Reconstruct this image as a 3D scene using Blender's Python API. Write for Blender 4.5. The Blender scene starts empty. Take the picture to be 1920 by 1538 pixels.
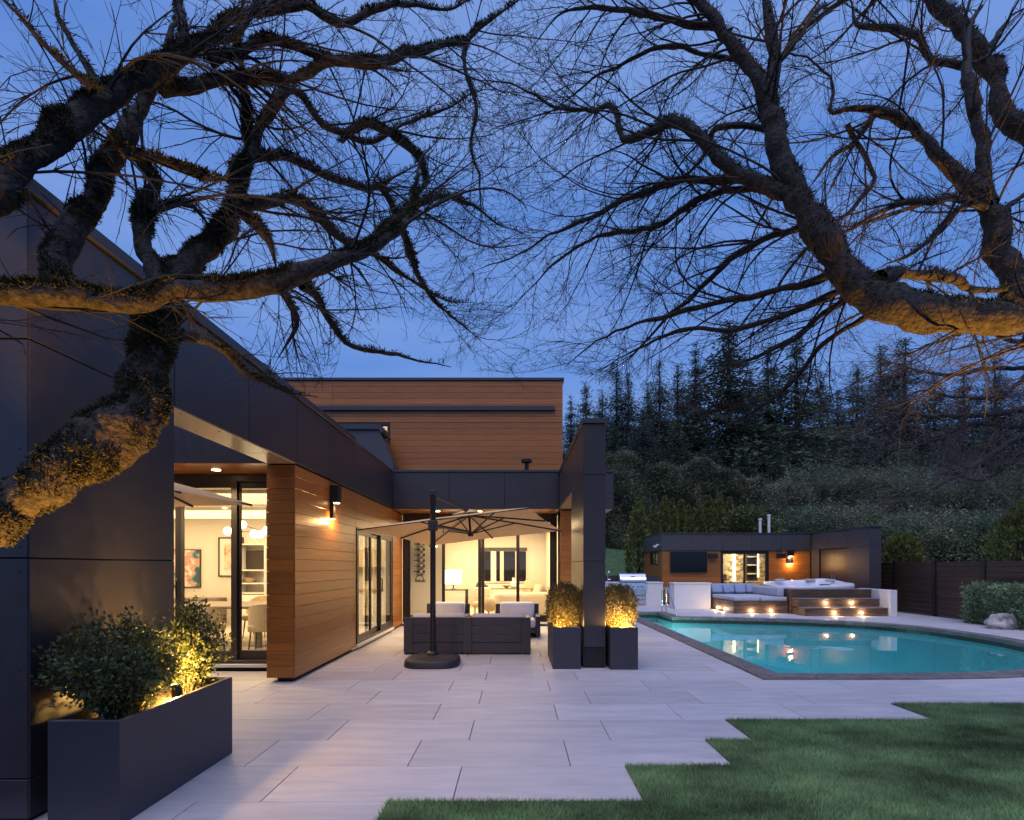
import bpy, bmesh, math, random
import numpy as np
from mathutils import Vector, Matrix, geometry, noise
random.seed(7)
RNG = np.random.default_rng(7)
sc = bpy.context.scene
COL = sc.collection
PI = math.pi
# ------------------------------------------------------------------ camera
F, HZ, VX, CH = 1015.0, 1062.0, 968.0, 1.47      # focal length, horizon and vanishing point in photo pixels; eye height in metres
cam_d = bpy.data.cameras.new('camera'); cam = bpy.data.objects.new('camera', cam_d); COL.objects.link(cam)
cam.location = (0, 0, CH); cam.rotation_euler = (math.radians(90), 0, 0)
cam_d.sensor_width = 36.0; cam_d.lens = F / 1920 * 36.0
cam_d.shift_x = -(VX - 960) / 1920; cam_d.shift_y = (HZ - 769) / 1920
cam_d.clip_start = 0.05; cam_d.clip_end = 3000
sc.camera = cam
# ------------------------------------------------------------------ dusk sky, weak soft sun, exposure
SUN_EL, SUN_ROT = math.radians(6), math.radians(190)
world = bpy.data.worlds.new('World'); sc.world = world; world.use_nodes = True
wn = world.node_tree; wn.nodes.clear()
sky = wn.nodes.new('ShaderNodeTexSky'); sky.sky_type = 'NISHITA'; sky.sun_disc = False
sky.sun_elevation = SUN_EL; sky.sun_rotation = SUN_ROT
sky.altitude = 50; sky.air_density = 1.0; sky.dust_density = 0.4; sky.ozone_density = 4.0
bgn = wn.nodes.new('ShaderNodeBackground'); bgn.inputs[1].default_value = 0.10
wout = wn.nodes.new('ShaderNodeOutputWorld')
# thin even veil of dusk cloud over the clear sky, slightly uneven
wtc = wn.nodes.new('ShaderNodeTexCoord'); wnz = wn.nodes.new('ShaderNodeTexNoise'); wnz.inputs['Scale'].default_value = 2.2; wnz.inputs['Detail'].default_value = 4
wmp = wn.nodes.new('ShaderNodeMapping'); wmp.inputs['Scale'].default_value = (.8, 1, 4.5); wmp.inputs['Rotation'].default_value = (0, .25, 0)
wrp = wn.nodes.new('ShaderNodeValToRGB'); wrp.color_ramp.elements[0].color = (1.35, 3.05, 8.3, 1); wrp.color_ramp.elements[1].color = (2.5, 4.2, 9.2, 1)
wrp.color_ramp.elements[0].position = .35; wrp.color_ramp.elements[1].position = .7
wmx = wn.nodes.new('ShaderNodeMix'); wmx.data_type = 'RGBA'; wmx.inputs['Factor'].default_value = .75
wn.links.new(wtc.outputs['Generated'], wmp.inputs[0]); wn.links.new(wmp.outputs[0], wnz.inputs['Vector']); wn.links.new(wnz.outputs['Fac'], wrp.inputs[0])
wn.links.new(sky.outputs[0], wmx.inputs['A']); wn.links.new(wrp.outputs[0], wmx.inputs['B']); wn.links.new(wmx.outputs['Result'], bgn.inputs[0])
wn.links.new(bgn.outputs[0], wout.inputs[0])
sun_d = bpy.data.lights.new('sun', 'SUN'); sun = bpy.data.objects.new('sun', sun_d); COL.objects.link(sun)
sun_d.energy = 1.85; sun_d.angle = math.radians(60); sun_d.color = (0.93, 0.83, 1.0)
sun.rotation_euler = (math.radians(27), 0, math.radians(-12))
vs = sc.view_settings
vs.view_transform = 'Standard'; vs.look = 'None'; vs.exposure = 0.0; vs.gamma = 1.0; vs.use_curve_mapping = False
sc.cycles.use_denoising = True
sc.cycles.max_bounces = 10; sc.cycles.diffuse_bounces = 2; sc.cycles.glossy_bounces = 3
sc.cycles.transparent_max_bounces = 16; sc.cycles.transmission_bounces = 4
sc.cycles.caustics_reflective = False; sc.cycles.caustics_refractive = False
sc.cycles.sample_clamp_indirect = 6.0

# ------------------------------------------------------------------ helpers
def px(x, y, Y):                     # a photo measurement at a chosen depth turned into metres
    return Vector(((x - VX) / F * Y, Y, CH - (y - HZ) / F * Y))
def lin(r, g, b):
    return tuple(((c / 255) / 12.92 if c / 255 <= .04045 else ((c / 255 + .055) / 1.055) ** 2.4) for c in (r, g, b))
MATS = {}
def node(nt, t, **kw):
    n = nt.nodes.new(t)
    for k, v in kw.items(): setattr(n, k, v)
    return n
def mat(name, col, rough=.5, metal=0., spec=.5, var=0., vscale=(1, 1, 1), rand=0., bump=0., bscale=(30, 30, 30), col2=None, detail=4., emit=None, estr=0., trans=0., coat=0., c2lo=.35, c2hi=.65, rvar=0.):
    if name in MATS: return MATS[name]
    m = bpy.data.materials.new(name); m.use_nodes = True; nt = m.node_tree
    b = nt.nodes['Principled BSDF']
    b.inputs['Base Color'].default_value = (*col, 1); b.inputs['Roughness'].default_value = rough
    b.inputs['Metallic'].default_value = metal; b.inputs['Specular IOR Level'].default_value = spec
    if coat: b.inputs['Coat Weight'].default_value = coat
    geo = None
    def pos(scale):
        nonlocal geo
        if geo is None: geo = node(nt, 'ShaderNodeNewGeometry')
        mp = node(nt, 'ShaderNodeMapping'); mp.inputs['Scale'].default_value = scale
        nt.links.new(geo.outputs['Position'], mp.inputs['Vector']); return mp.outputs[0]
    out = None
    if var or col2:
        nz = node(nt, 'ShaderNodeTexNoise'); nz.inputs['Scale'].default_value = 1.0; nz.inputs['Detail'].default_value = detail
        nz.inputs['Roughness'].default_value = .6
        vec = pos(vscale)
        if rand:
            oi = node(nt, 'ShaderNodeObjectInfo'); ad = node(nt, 'ShaderNodeVectorMath', operation='MULTIPLY_ADD')
            cb = node(nt, 'ShaderNodeCombineXYZ')
            for k in range(3): nt.links.new(oi.outputs['Random'], cb.inputs[k])
            ad.inputs[1].default_value = (37, 53, 71); nt.links.new(cb.outputs[0], ad.inputs[0]); nt.links.new(vec, ad.inputs[2]); vec = ad.outputs[0]
        nt.links.new(vec, nz.inputs['Vector'])
        rp = node(nt, 'ShaderNodeValToRGB')
        rp.color_ramp.elements[0].position = c2lo; rp.color_ramp.elements[1].position = c2hi
        c2 = col2 if col2 else col
        a = var
        rp.color_ramp.elements[0].color = (*[c * (1 - a) for c in col], 1); rp.color_ramp.elements[1].color = (*[min(1, c * (1 + a)) for c in c2], 1)
        nt.links.new(nz.outputs['Fac'], rp.inputs[0]); out = rp.outputs[0]
        if rvar:
            mr = node(nt, 'ShaderNodeMapRange'); mr.inputs['To Min'].default_value = rough - rvar; mr.inputs['To Max'].default_value = rough + rvar
            nt.links.new(nz.outputs['Fac'], mr.inputs[0]); nt.links.new(mr.outputs[0], b.inputs['Roughness'])
    if rand:
        oi2 = node(nt, 'ShaderNodeObjectInfo'); mr = node(nt, 'ShaderNodeMapRange')
        mr.inputs['To Min'].default_value = 1 - rand; mr.inputs['To Max'].default_value = 1 + rand
        nt.links.new(oi2.outputs['Random'], mr.inputs[0])
        mx = node(nt, 'ShaderNodeVectorMath', operation='MULTIPLY')
        if out is None: mx.inputs[0].default_value = col
        else: nt.links.new(out, mx.inputs[0])
        cb = node(nt, 'ShaderNodeCombineXYZ')
        for k in range(3): nt.links.new(mr.outputs[0], cb.inputs[k])
        nt.links.new(cb.outputs[0], mx.inputs[1]); out = mx.outputs[0]
    if out is not None: nt.links.new(out, b.inputs['Base Color'])
    if bump:
        nb = node(nt, 'ShaderNodeTexNoise'); nb.inputs['Scale'].default_value = 1.0; nb.inputs['Detail'].default_value = 5
        nt.links.new(pos(bscale), nb.inputs['Vector'])
        bp = node(nt, 'ShaderNodeBump'); bp.inputs['Strength'].default_value = bump; bp.inputs['Distance'].default_value = .02
        nt.links.new(nb.outputs['Fac'], bp.inputs['Height']); nt.links.new(bp.outputs[0], b.inputs['Normal'])
    if emit:
        b.inputs['Emission Color'].default_value = (*emit, 1); b.inputs['Emission Strength'].default_value = estr
    if trans:                        # thin leaf or cloth that lets some light through
        tl = node(nt, 'ShaderNodeBsdfTranslucent'); tl.inputs[0].default_value = (*col, 1)
        if out is not None: nt.links.new(out, tl.inputs[0])
        ms = node(nt, 'ShaderNodeMixShader'); ms.inputs[0].default_value = trans
        o = nt.nodes['Material Output']
        nt.links.new(b.outputs[0], ms.inputs[1]); nt.links.new(tl.outputs[0], ms.inputs[2]); nt.links.new(ms.outputs[0], o.inputs[0])
    MATS[name] = m; return m
def glassmat(name, tint, ior=1.45, rough=0., bump=0., bscale=(3, 3, 3), floor=0.):
    m = bpy.data.materials.new(name); m.use_nodes = True; nt = m.node_tree; nt.nodes.clear()
    o = node(nt, 'ShaderNodeOutputMaterial'); tr = node(nt, 'ShaderNodeBsdfTransparent'); gl = node(nt, 'ShaderNodeBsdfGlossy')
    tr.inputs[0].default_value = (*tint, 1); gl.inputs['Roughness'].default_value = rough
    lw = node(nt, 'ShaderNodeLayerWeight'); lw.inputs['Blend'].default_value = .5; pw5 = node(nt, 'ShaderNodeMath', operation='POWER'); pw5.inputs[1].default_value = 5.
    fr = node(nt, 'ShaderNodeMapRange'); fr.inputs['To Min'].default_value = ((ior - 1) / (ior + 1)) ** 2; fr.inputs['To Max'].default_value = .92
    nt.links.new(lw.outputs['Facing'], pw5.inputs[0]); nt.links.new(pw5.outputs[0], fr.inputs[0])
    ms = node(nt, 'ShaderNodeMixShader')
    if bump:
        ge = node(nt, 'ShaderNodeNewGeometry'); mp = node(nt, 'ShaderNodeMapping'); mp.inputs['Scale'].default_value = bscale
        nz = node(nt, 'ShaderNodeTexNoise'); nz.inputs['Scale'].default_value = 1; nz.inputs['Detail'].default_value = 2
        bp = node(nt, 'ShaderNodeBump'); bp.inputs['Strength'].default_value = bump; bp.inputs['Distance'].default_value = .02
        nt.links.new(ge.outputs['Position'], mp.inputs[0]); nt.links.new(mp.outputs[0], nz.inputs['Vector'])
        nt.links.new(nz.outputs['Fac'], bp.inputs['Height']); nt.links.new(bp.outputs[0], gl.inputs['Normal']); nt.links.new(bp.outputs[0], lw.inputs['Normal'])
    nt.links.new(fr.outputs[0], ms.inputs[0]); nt.links.new(tr.outputs[0], ms.inputs[1]); nt.links.new(gl.outputs[0], ms.inputs[2])
    nt.links.new(ms.outputs[0], o.inputs[0]); MATS[name] = m; return m

class MB:
    def __init__(s): s.v = []; s.f = []
    def add(s, vs, fs):
        n = len(s.v); s.v += [tuple(p) for p in vs]; s.f += [tuple(n + i for i in f) for f in fs]; return s
    def box(s, x0, x1, y0, y1, z0, z1):
        return s.add([(x0, y0, z0), (x1, y0, z0), (x1, y1, z0), (x0, y1, z0), (x0, y0, z1), (x1, y0, z1), (x1, y1, z1), (x0, y1, z1)],
                     [(0, 3, 2, 1), (4, 5, 6, 7), (0, 1, 5, 4), (1, 2, 6, 5), (2, 3, 7, 6), (3, 0, 4, 7)])
    def cbox(s, x0, x1, y0, y1, z0, z1, c=.003):         # box with chamfered edges, 44 triangles
        X, Y, Z = (x0, x1), (y0, y1), (z0, z1); vid = {}; vs = []
        for i in (0, 1):
            for j in (0, 1):
                for k in (0, 1):
                    for a in range(3):
                        p = [X[i], Y[j], Z[k]]; sg = [1 - 2 * i, 1 - 2 * j, 1 - 2 * k]
                        for b in range(3):
                            if b != a: p[b] += sg[b] * c
                        vid[(i, j, k, a)] = len(vs); vs.append(tuple(p))
        fs = []
        def quad(q): fs.append(tuple(q))
        for a in range(3):
            b, d = (a + 1) % 3, (a + 2) % 3
            for e in (0, 1):
                q = []
                for (u, w) in ((0, 0), (1, 0), (1, 1), (0, 1)):
                    t = [0, 0, 0]; t[a] = e; t[b] = u; t[d] = w; q.append(vid[(*t, a)])
                quad(q if e else q[::-1])
            for (u, w) in ((0, 0), (1, 0), (1, 1), (0, 1)):
                t0 = [0, 0, 0]; t0[a] = 0; t0[b] = u; t0[d] = w; t1 = list(t0); t1[a] = 1
                q = [vid[(*t0, b)], vid[(*t1, b)], vid[(*t1, d)], vid[(*t0, d)]]
                quad(q if (u != w) else q[::-1])
        for i in (0, 1):
            for j in (0, 1):
                for k in (0, 1):
                    q = [vid[(i, j, k, a)] for a in range(3)]
                    fs.append(tuple(q if (i + j + k) % 2 else q[::-1]))
        return s.add(vs, fs)
    def rbox(s, x0, x1, y0, y1, z0, z1, r, seg=3):
        bm = bmesh.new(); bmesh.ops.create_cube(bm, size=1)
        for v in bm.verts: v.co = ((x0 + x1) / 2 + v.co.x * (x1 - x0), (y0 + y1) / 2 + v.co.y * (y1 - y0), (z0 + z1) / 2 + v.co.z * (z1 - z0))
        bmesh.ops.bevel(bm, geom=bm.edges[:], offset=r, segments=seg, profile=.5, affect='EDGES')
        bm.verts.index_update(); s.add([v.co for v in bm.verts], [[v.index for v in f.verts] for f in bm.faces]); bm.free(); return s
    def prism(s, poly, z0, z1):
        n = len(poly); vs = [(p[0], p[1], z0) for p in poly] + [(p[0], p[1], z1) for p in poly]
        fs = [tuple(range(n))[::-1], tuple(range(n, 2 * n))] + [(i, (i + 1) % n, n + (i + 1) % n, n + i) for i in range(n)]
        return s.add(vs, fs)
    def prism_y(s, poly, y0, y1):                         # outline in x,z pulled along y
        n = len(poly); vs = [(p[0], y0, p[1]) for p in poly] + [(p[0], y1, p[1]) for p in poly]
        fs = [tuple(range(n)), tuple(range(n, 2 * n))[::-1]] + [(i, n + i, n + (i + 1) % n, (i + 1) % n) for i in range(n)]
        return s.add(vs, fs)
    def prism_x(s, poly, x0, x1):                         # outline in y,z pulled along x
        n = len(poly); vs = [(x0, p[0], p[1]) for p in poly] + [(x1, p[0], p[1]) for p in poly]
        fs = [tuple(range(n))[::-1], tuple(range(n, 2 * n))] + [(i, (i + 1) % n, n + (i + 1) % n, n + i) for i in range(n)]
        return s.add(vs, fs)
    def tube(s, pts, rad, n=6, cap=True):
        pts = [Vector(p) for p in pts]
        if not hasattr(rad, '__len__'): rad = [rad] * len(pts)
        t = (pts[1] - pts[0]).normalized()
        u = t.cross(Vector((0, 0, 1)) if abs(t.z) < .9 else Vector((1, 0, 0))).normalized()
        rings = []
        for i, p in enumerate(pts):
            a = pts[max(i - 1, 0)]; b = pts[min(i + 1, len(pts) - 1)]
            t = (b - a).normalized(); u = (u - t * u.dot(t)); u = u.normalized() if u.length > 1e-6 else t.orthogonal().normalized()
            w = t.cross(u); rings.append([p + (u * math.cos(2 * PI * k / n) + w * math.sin(2 * PI * k / n)) * rad[i] for k in range(n)])
        vs = [q for r in rings for q in r]; fs = []
        for i in range(len(pts) - 1):
            for k in range(n): fs.append((i * n + k, i * n + (k + 1) % n, (i + 1) * n + (k + 1) % n, (i + 1) * n + k))
        if cap: fs += [tuple(range(n))[::-1], tuple(range((len(pts) - 1) * n, len(pts) * n))]
        return s.add(vs, fs)
    def lathe(s, prof, c=(0, 0, 0), n=20, sx=1., sy=1.):
        vs = []; fs = []
        for (r, z) in prof:
            for k in range(n): vs.append((c[0] + sx * r * math.cos(2 * PI * k / n), c[1] + sy * r * math.sin(2 * PI * k / n), c[2] + z))
        m = len(prof)
        for i in range(m - 1):
            for k in range(n): fs.append((i * n + k, i * n + (k + 1) % n, (i + 1) * n + (k + 1) % n, (i + 1) * n + k))
        fs += [tuple(range(n))[::-1], tuple(range((m - 1) * n, m * n))]
        return s.add(vs, fs)
    def mesh(s, name, off=(0, 0, 0), smooth=False):
        me = bpy.data.meshes.new(name)
        me.from_pydata([(a - off[0], b - off[1], c - off[2]) for a, b, c in s.v], [], s.f)
        bm = bmesh.new(); bm.from_mesh(me); bmesh.ops.recalc_face_normals(bm, faces=bm.faces); bm.to_mesh(me); bm.free()
        if smooth:
            me.polygons.foreach_set('use_smooth', [True] * len(me.polygons))
            if smooth != 'all': me.set_sharp_from_angle(angle=math.radians(40))
        return me
LOC = {}
def link(o, parent):
    COL.objects.link(o)
    if parent is not None: o.parent = parent
    return o
def wloc(p): return LOC.get(p.name, (0, 0, 0)) if p is not None else (0, 0, 0)
def thing(name, label, cat, loc=(0, 0, 0), group=None):
    o = bpy.data.objects.new(name, None); o.location = loc; o.empty_display_size = .1; COL.objects.link(o); LOC[o.name] = tuple(loc)
    return tag(o, label, cat, group)
def tag(o, label=None, cat=None, group=None, kind=None):
    if label: o['label'] = label
    if cat: o['category'] = cat
    if group: o['group'] = group
    if kind: o['kind'] = kind
    return o
def part(name, mb, m, parent=None, smooth=False, org=None):
    """one mesh object from world-space geometry; its origin is org, else that of its parent"""
    po = wloc(parent); w = org if org is not None else po
    me = mb.mesh(name, w, smooth)
    me.materials.append(MATS[m] if isinstance(m, str) else m)
    o = bpy.data.objects.new(name, me); o.location = tuple(w[i] - po[i] for i in range(3)); link(o, parent); LOC[o.name] = tuple(w)
    return o
def piece(name, me, loc, parent, rot=None):
    """shared mesh placed at a world position"""
    po = wloc(parent); o = bpy.data.objects.new(name, me); o.location = tuple(loc[i] - po[i] for i in range(3))
    if rot: o.rotation_euler = rot
    link(o, parent); LOC[o.name] = tuple(loc); return o
def B(*a, c=None):
    return MB().cbox(*a, c=c) if c else MB().box(*a)
def np_mesh(name, verts, faces, m, smooth=False):
    verts = np.asarray(verts, np.float32); faces = np.asarray(faces, np.int32); k = faces.shape[1]
    me = bpy.data.meshes.new(name)
    me.vertices.add(len(verts)); me.vertices.foreach_set('co', verts.ravel())
    me.loops.add(faces.size); me.loops.foreach_set('vertex_index', faces.ravel())
    me.polygons.add(len(faces)); me.polygons.foreach_set('loop_start', np.arange(0, faces.size, k, dtype=np.int32))
    me.update(calc_edges=True); me.validate()
    if smooth: me.polygons.foreach_set('use_smooth', np.ones(len(faces), bool))
    me.materials.append(MATS[m] if isinstance(m, str) else m); return me
def leaf_mesh(name, P, size, m, aspect=.5, up=.0, D=None):
    """one small rhombic leaf at each point: P (n,3), size scalar or (n,), D optional leaf directions"""
    n = len(P); s = np.broadcast_to(np.asarray(size, float), (n,))[:, None]
    d = RNG.normal(size=(n, 3)) if D is None else D + RNG.normal(size=(n, 3)) * .35
    d[:, 2] += up; d /= np.linalg.norm(d, axis=1, keepdims=True)
    w = np.cross(d, RNG.normal(size=(n, 3))); w /= np.linalg.norm(w, axis=1, keepdims=True)
    a = P; b = P + d * s * .5 + w * s * aspect * .5; c = P + d * s; e = P + d * s * .5 - w * s * aspect * .5
    V = np.stack([a, b, c, e], 1).reshape(-1, 3); Fq = np.arange(4 * n).reshape(n, 4)
    return np_mesh(name, V, Fq, m)
def point_light(name, loc, e, col, r=.03, kind='POINT', **kw):
    d = bpy.data.lights.new(name, kind); d.energy = e; d.color = col
    if kind == 'AREA':
        d.shape = 'RECTANGLE'; d.size = kw.get('sx', 1); d.size_y = kw.get('sy', 1)
    else: d.shadow_soft_size = r
    if kind == 'SPOT': d.spot_size = kw.get('spot', 1.5); d.spot_blend = .6
    o = bpy.data.objects.new(name, d); o.location = loc; COL.objects.link(o)
    if 'rot' in kw: o.rotation_euler = kw['rot']
    return o
WARM = (1.0, .70, .38); WARM2 = (1.0, .58, .22)
# ------------------------------------------------------------------ materials
mat('panel', (.034, .031, .036), .37, var=.10, vscale=(9, 9, 9), rand=.05, bump=.012, bscale=(160, 160, 160), rvar=.05)
mat('panel_glow', (.34, .25, .15), .28, var=.06, vscale=(9, 9, 9), rand=.04)  # soffit copy of the dark panel, warm reflected glow put into its colour
mat('panel_grey', (.062, .056, .060), .38, var=.08, vscale=(9, 9, 9), rand=.05)
mat('panel_back', (.012, .012, .014), .8)
mat('coping_metal', (.045, .046, .055), .4, metal=.3, var=.05, vscale=(3, 3, 3))
mat('cedar', (.31, .106, .018), .33, var=.10, vscale=(2.2, 2.2, 70), rand=.13, col2=(.37, .130, .024), bump=.06, bscale=(8, 8, 220))
mat('cedar_back', (.03, .014, .008), .8)
mat('frame_dark', (.022, .019, .018), .4, metal=.2)
mat('frame_bronze', (.055, .045, .038), .42, metal=.2)
mat('white_wall', (.74, .70, .63), .7, var=.02, vscale=(2, 2, 2))
mat('white_trim', (.78, .75, .70), .5)
mat('plaster', (.80, .77, .75), .75, var=.02, vscale=(4, 4, 4), bump=.05, bscale=(60, 60, 60))
mat('paver', (.49, .47, .475), .55, var=.055, vscale=(1.6, 9, 4), rand=.075, col2=(.55, .52, .51), bump=.05, bscale=(60, 160, 60), rvar=.08)
mat('joint', (.05, .048, .046), .9)
mat('turf_base', (.035, .06, .022), .9, var=.2, vscale=(2, 2, 2))
mat('grass', (.125, .21, .075), .6, var=.42, vscale=(1.1, 1.5, 1), col2=(.21, .34, .14), trans=.25, detail=3)
mat('hill_grass', (.05, .10, .035), .85, var=.3, vscale=(3, 3, 3))
mat('coping_stone', (.17, .145, .13), .55, var=.3, vscale=(6, 6, 20), rand=.12, bump=.25, bscale=(18, 18, 18))
mat('pool_plaster', (.36, .62, .64), .6, var=.06, vscale=(2, 2, 2))
mat('pool_tile', (.06, .045, .03), .3, var=.3, vscale=(20, 20, 20))
mat('planter', (.040, .039, .050), .5, var=.06, vscale=(6, 6, 6), bump=.04, bscale=(120, 120, 120))
mat('soil', (.05, .032, .02), .95, var=.4, vscale=(30, 30, 30), bump=.6, bscale=(40, 40, 40))
mat('leaf', (.060, .085, .028), .45, var=.45, vscale=(14, 14, 14), col2=(.10, .12, .035), trans=.3)
mat('leaf_box', (.085, .085, .030), .5, var=.4, vscale=(16, 16, 16), col2=(.14, .11, .035), trans=.35)
mat('stem', (.10, .07, .045), .8)
mat('black_metal', (.018, .017, .018), .38, metal=.4)
mat('black_plastic', (.022, .020, .022), .55)
mat('canvas', (.82, .54, .25), .8, var=.04, vscale=(30, 30, 30), trans=.10, bump=.08, bscale=(300, 300, 300))
mat('sofa_frame', (.042, .040, .050), .5, var=.08, vscale=(5, 5, 5))
mat('cushion_white', (.72, .69, .70), .9, var=.04, vscale=(8, 8, 8), bump=.12, bscale=(25, 25, 25))
mat('cushion_blue', (.30, .37, .50), .9, var=.06, vscale=(8, 8, 8), bump=.15, bscale=(30, 30, 30))
mat('cushion_grey', (.46, .47, .52), .9, var=.05, vscale=(8, 8, 8), bump=.12, bscale=(30, 30, 30))
mat('steel', (.62, .63, .65), .26, metal=1., var=.04, vscale=(4, 4, 60))
mat('chrome', (.75, .75, .76), .12, metal=1.)
mat('screen', (.003, .004, .006), .10, spec=.35)
mat('acrylic', (.72, .73, .76), .22, var=.05, vscale=(2, 2, 2))
mat('ipe', (.085, .048, .028), .5, var=.45, vscale=(3, 3, 60), rand=.25, col2=(.15, .085, .05), bump=.1, bscale=(6, 6, 160))
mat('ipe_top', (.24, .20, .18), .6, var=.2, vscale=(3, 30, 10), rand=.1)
mat('fence_board', (.050, .026, .016), .5, var=.3, vscale=(3, 3, 60), rand=.16)
mat('fence_post', (.014, .012, .012), .5)
mat('rock', (.22, .205, .19), .85, var=.35, vscale=(5, 5, 5), col2=(.42, .40, .38), bump=.7, bscale=(9, 9, 9))
mat('bark', (.008, .007, .006), .9, var=.5, vscale=(34, 34, 34), col2=(.044, .038, .031), bump=1.0, bscale=(45, 45, 45), c2lo=.36, c2hi=.78, detail=8)
mat('bark_right', (.007, .0065, .007), .9, var=.5, vscale=(26, 26, 26), col2=(.034, .030, .028), bump=1.0, bscale=(40, 40, 40), c2lo=.36, c2hi=.76, detail=8)
mat('twig', (.012, .010, .011), .8, var=.2, vscale=(4, 4, 4))
mat('twig_red', (.10, .07, .066), .8, var=.3, vscale=(2, 2, 2))
mat('moss', (.017, .019, .007), .95, var=.5, vscale=(16, 16, 16), col2=(.044, .042, .014))
mat('conifer', (.030, .050, .042), .8, var=.5, vscale=(.9, .9, .9), rand=.28, col2=(.060, .085, .062), trans=.15)
mat('conifer2', (.040, .066, .040), .8, var=.5, vscale=(.9, .9, .9), rand=.28, col2=(.085, .115, .065), trans=.15)
mat('hedge_leaf', (.14, .155, .085), .75, var=.5, vscale=(1.6, 1.6, 1.6), rand=.28, col2=(.17, .19, .11), trans=.2)
mat('bush_leaf', (.070, .11, .060), .7, var=.5, vscale=(1.2, 1.2, 1.2), rand=.28, col2=(.14, .19, .10), trans=.2)
mat('cypress_leaf', (.085, .100, .022), .8, var=.5, vscale=(5, 5, 5), col2=(.15, .165, .04), trans=.2)
mat('wood_light', (.42, .30, .19), .5, var=.15, vscale=(3, 3, 30))
mat('wood_table', (.20, .165, .135), .45, var=.2, vscale=(4, 20, 20))
mat('fabric_tan', (.56, .45, .31), .9, var=.06, vscale=(20, 20, 20))
mat('fabric_cream', (.70, .63, .52), .9, var=.04, vscale=(10, 10, 10))
mat('rug', (.52, .46, .38), .95, var=.1, vscale=(8, 8, 8))
mat('floor_in', (.55, .48, .39), .4, var=.08, vscale=(2, 2, 2))
mat('bottle', (.02, .022, .015), .15)
mat('bottle_tag', (.55, .48, .38), .6)
mat('globe', (1, .9, .75), .3, emit=(1, .82, .55), estr=9.)
mat('lamp_shade', (1, .95, .85), .6, emit=(1, .86, .62), estr=4.5)
mat('led', (1, .9, .7), .4, emit=(1, .78, .42), estr=14.)
mat('led_strip', (1, .9, .7), .4, emit=(1, .80, .42), estr=5.)
mat('night_glass', (.012, .011, .008), .06)
mat('marble', (.30, .24, .18), .3, var=.6, vscale=(4, 4, 6), col2=(.62, .52, .40))
glassmat('pane_glass', (.95, .96, .94), 1.45)
glassmat('water', (.40, .84, .86), 1.33, .01, bump=.10, bscale=(2.2, 2.2, 1))
# ------------------------------------------------------------------ pool outline
def catmull(pts, n=6):
    out = []
    P = [2 * np.array(pts[0]) - np.array(pts[1])] + [np.array(p) for p in pts] + [2 * np.array(pts[-1]) - np.array(pts[-2])]
    for i in range(1, len(P) - 2):
        for k in range(n):
            t = k / n; a, b, c, d = P[i - 1], P[i], P[i + 1], P[i + 2]
            out.append(.5 * (2 * b + (c - a) * t + (2 * a - 5 * b + 4 * c - d) * t * t + (3 * b - a - 3 * c + d) * t ** 3))
    out.append(P[-2]); return [tuple(p) for p in out]
curve = catmull([(5.2, 7.0), (6.7, 7.16), (8.2, 7.8), (9.4, 9.1), (9.98, 10.7), (9.98, 12.4), (9.5, 13.75), (8.6, 14.55), (7.5, 15.05), (6.2, 15.45), (4.76, 15.72)], 5)
POOL = [(3.2, 7.0)] + curve + [(4.72, 17.3), (3.2, 17.3)]
def offset(poly, d):
    n = len(poly); out = []
    for i in range(n):
        a, b, c = np.array(poly[i - 1]), np.array(poly[i]), np.array(poly[(i + 1) % n])
        e0 = (b - a) / np.linalg.norm(b - a); e1 = (c - b) / np.linalg.norm(c - b)
        n0 = np.array((-e0[1], e0[0])); n1 = np.array((-e1[1], e1[0])); m = n0 + n1; m /= np.linalg.norm(m)
        out.append(tuple(b + m * d / max(.35, m @ n0)))
    return out
POOL_IN = offset(POOL, .33)
def inside(p, poly):
    r = False; x, y = p
    for i in range(len(poly)):
        (x0, y0), (x1, y1) = poly[i - 1], poly[i]
        if (y0 > y) != (y1 > y) and x < (x1 - x0) * (y - y0) / (y1 - y0) + x0: r = not r
    return r
# ------------------------------------------------------------------ ground and hill
HILL0 = 24.0
def hill(x, y):
    t = max(0., y - HILL0)
    return -.03 + 7.5 * (1 - math.exp(-t / 17.)) * (1 if t > 0 else 0)
hole = offset(POOL, .15)
outer = [(-300, -200), (300, -200), (300, HILL0), (-300, HILL0)]
tri = geometry.tessellate_polygon([[Vector((x, y, 0)) for x, y in outer], [Vector((x, y, 0)) for x, y in hole]])
allp = outer + hole
part('ground', MB().add([(x, y, -.03) for x, y in allp], tri), 'joint')['kind'] = 'structure'
ys = [HILL0 + .75 * k for k in range(40)] + [54 + 12 * k for k in range(46)]
xs = [-300 + 12 * k for k in range(24)] + [-12 + 1.5 * k for k in range(40)] + [48 + 12 * k for k in range(22)]
V = [(x, y, hill(x, y) + (.12 * math.sin(x * .7) * math.sin(y * .5) if y > HILL0 + 1 else 0)) for y in ys for x in xs]
nx = len(xs)
part('hillside', MB().add(V, [(j * nx + i, j * nx + i + 1, (j + 1) * nx + i + 1, (j + 1) * nx + i) for j in range(len(ys) - 1) for i in range(nx - 1)]), 'hill_grass', smooth='all')['kind'] = 'structure'
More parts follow.
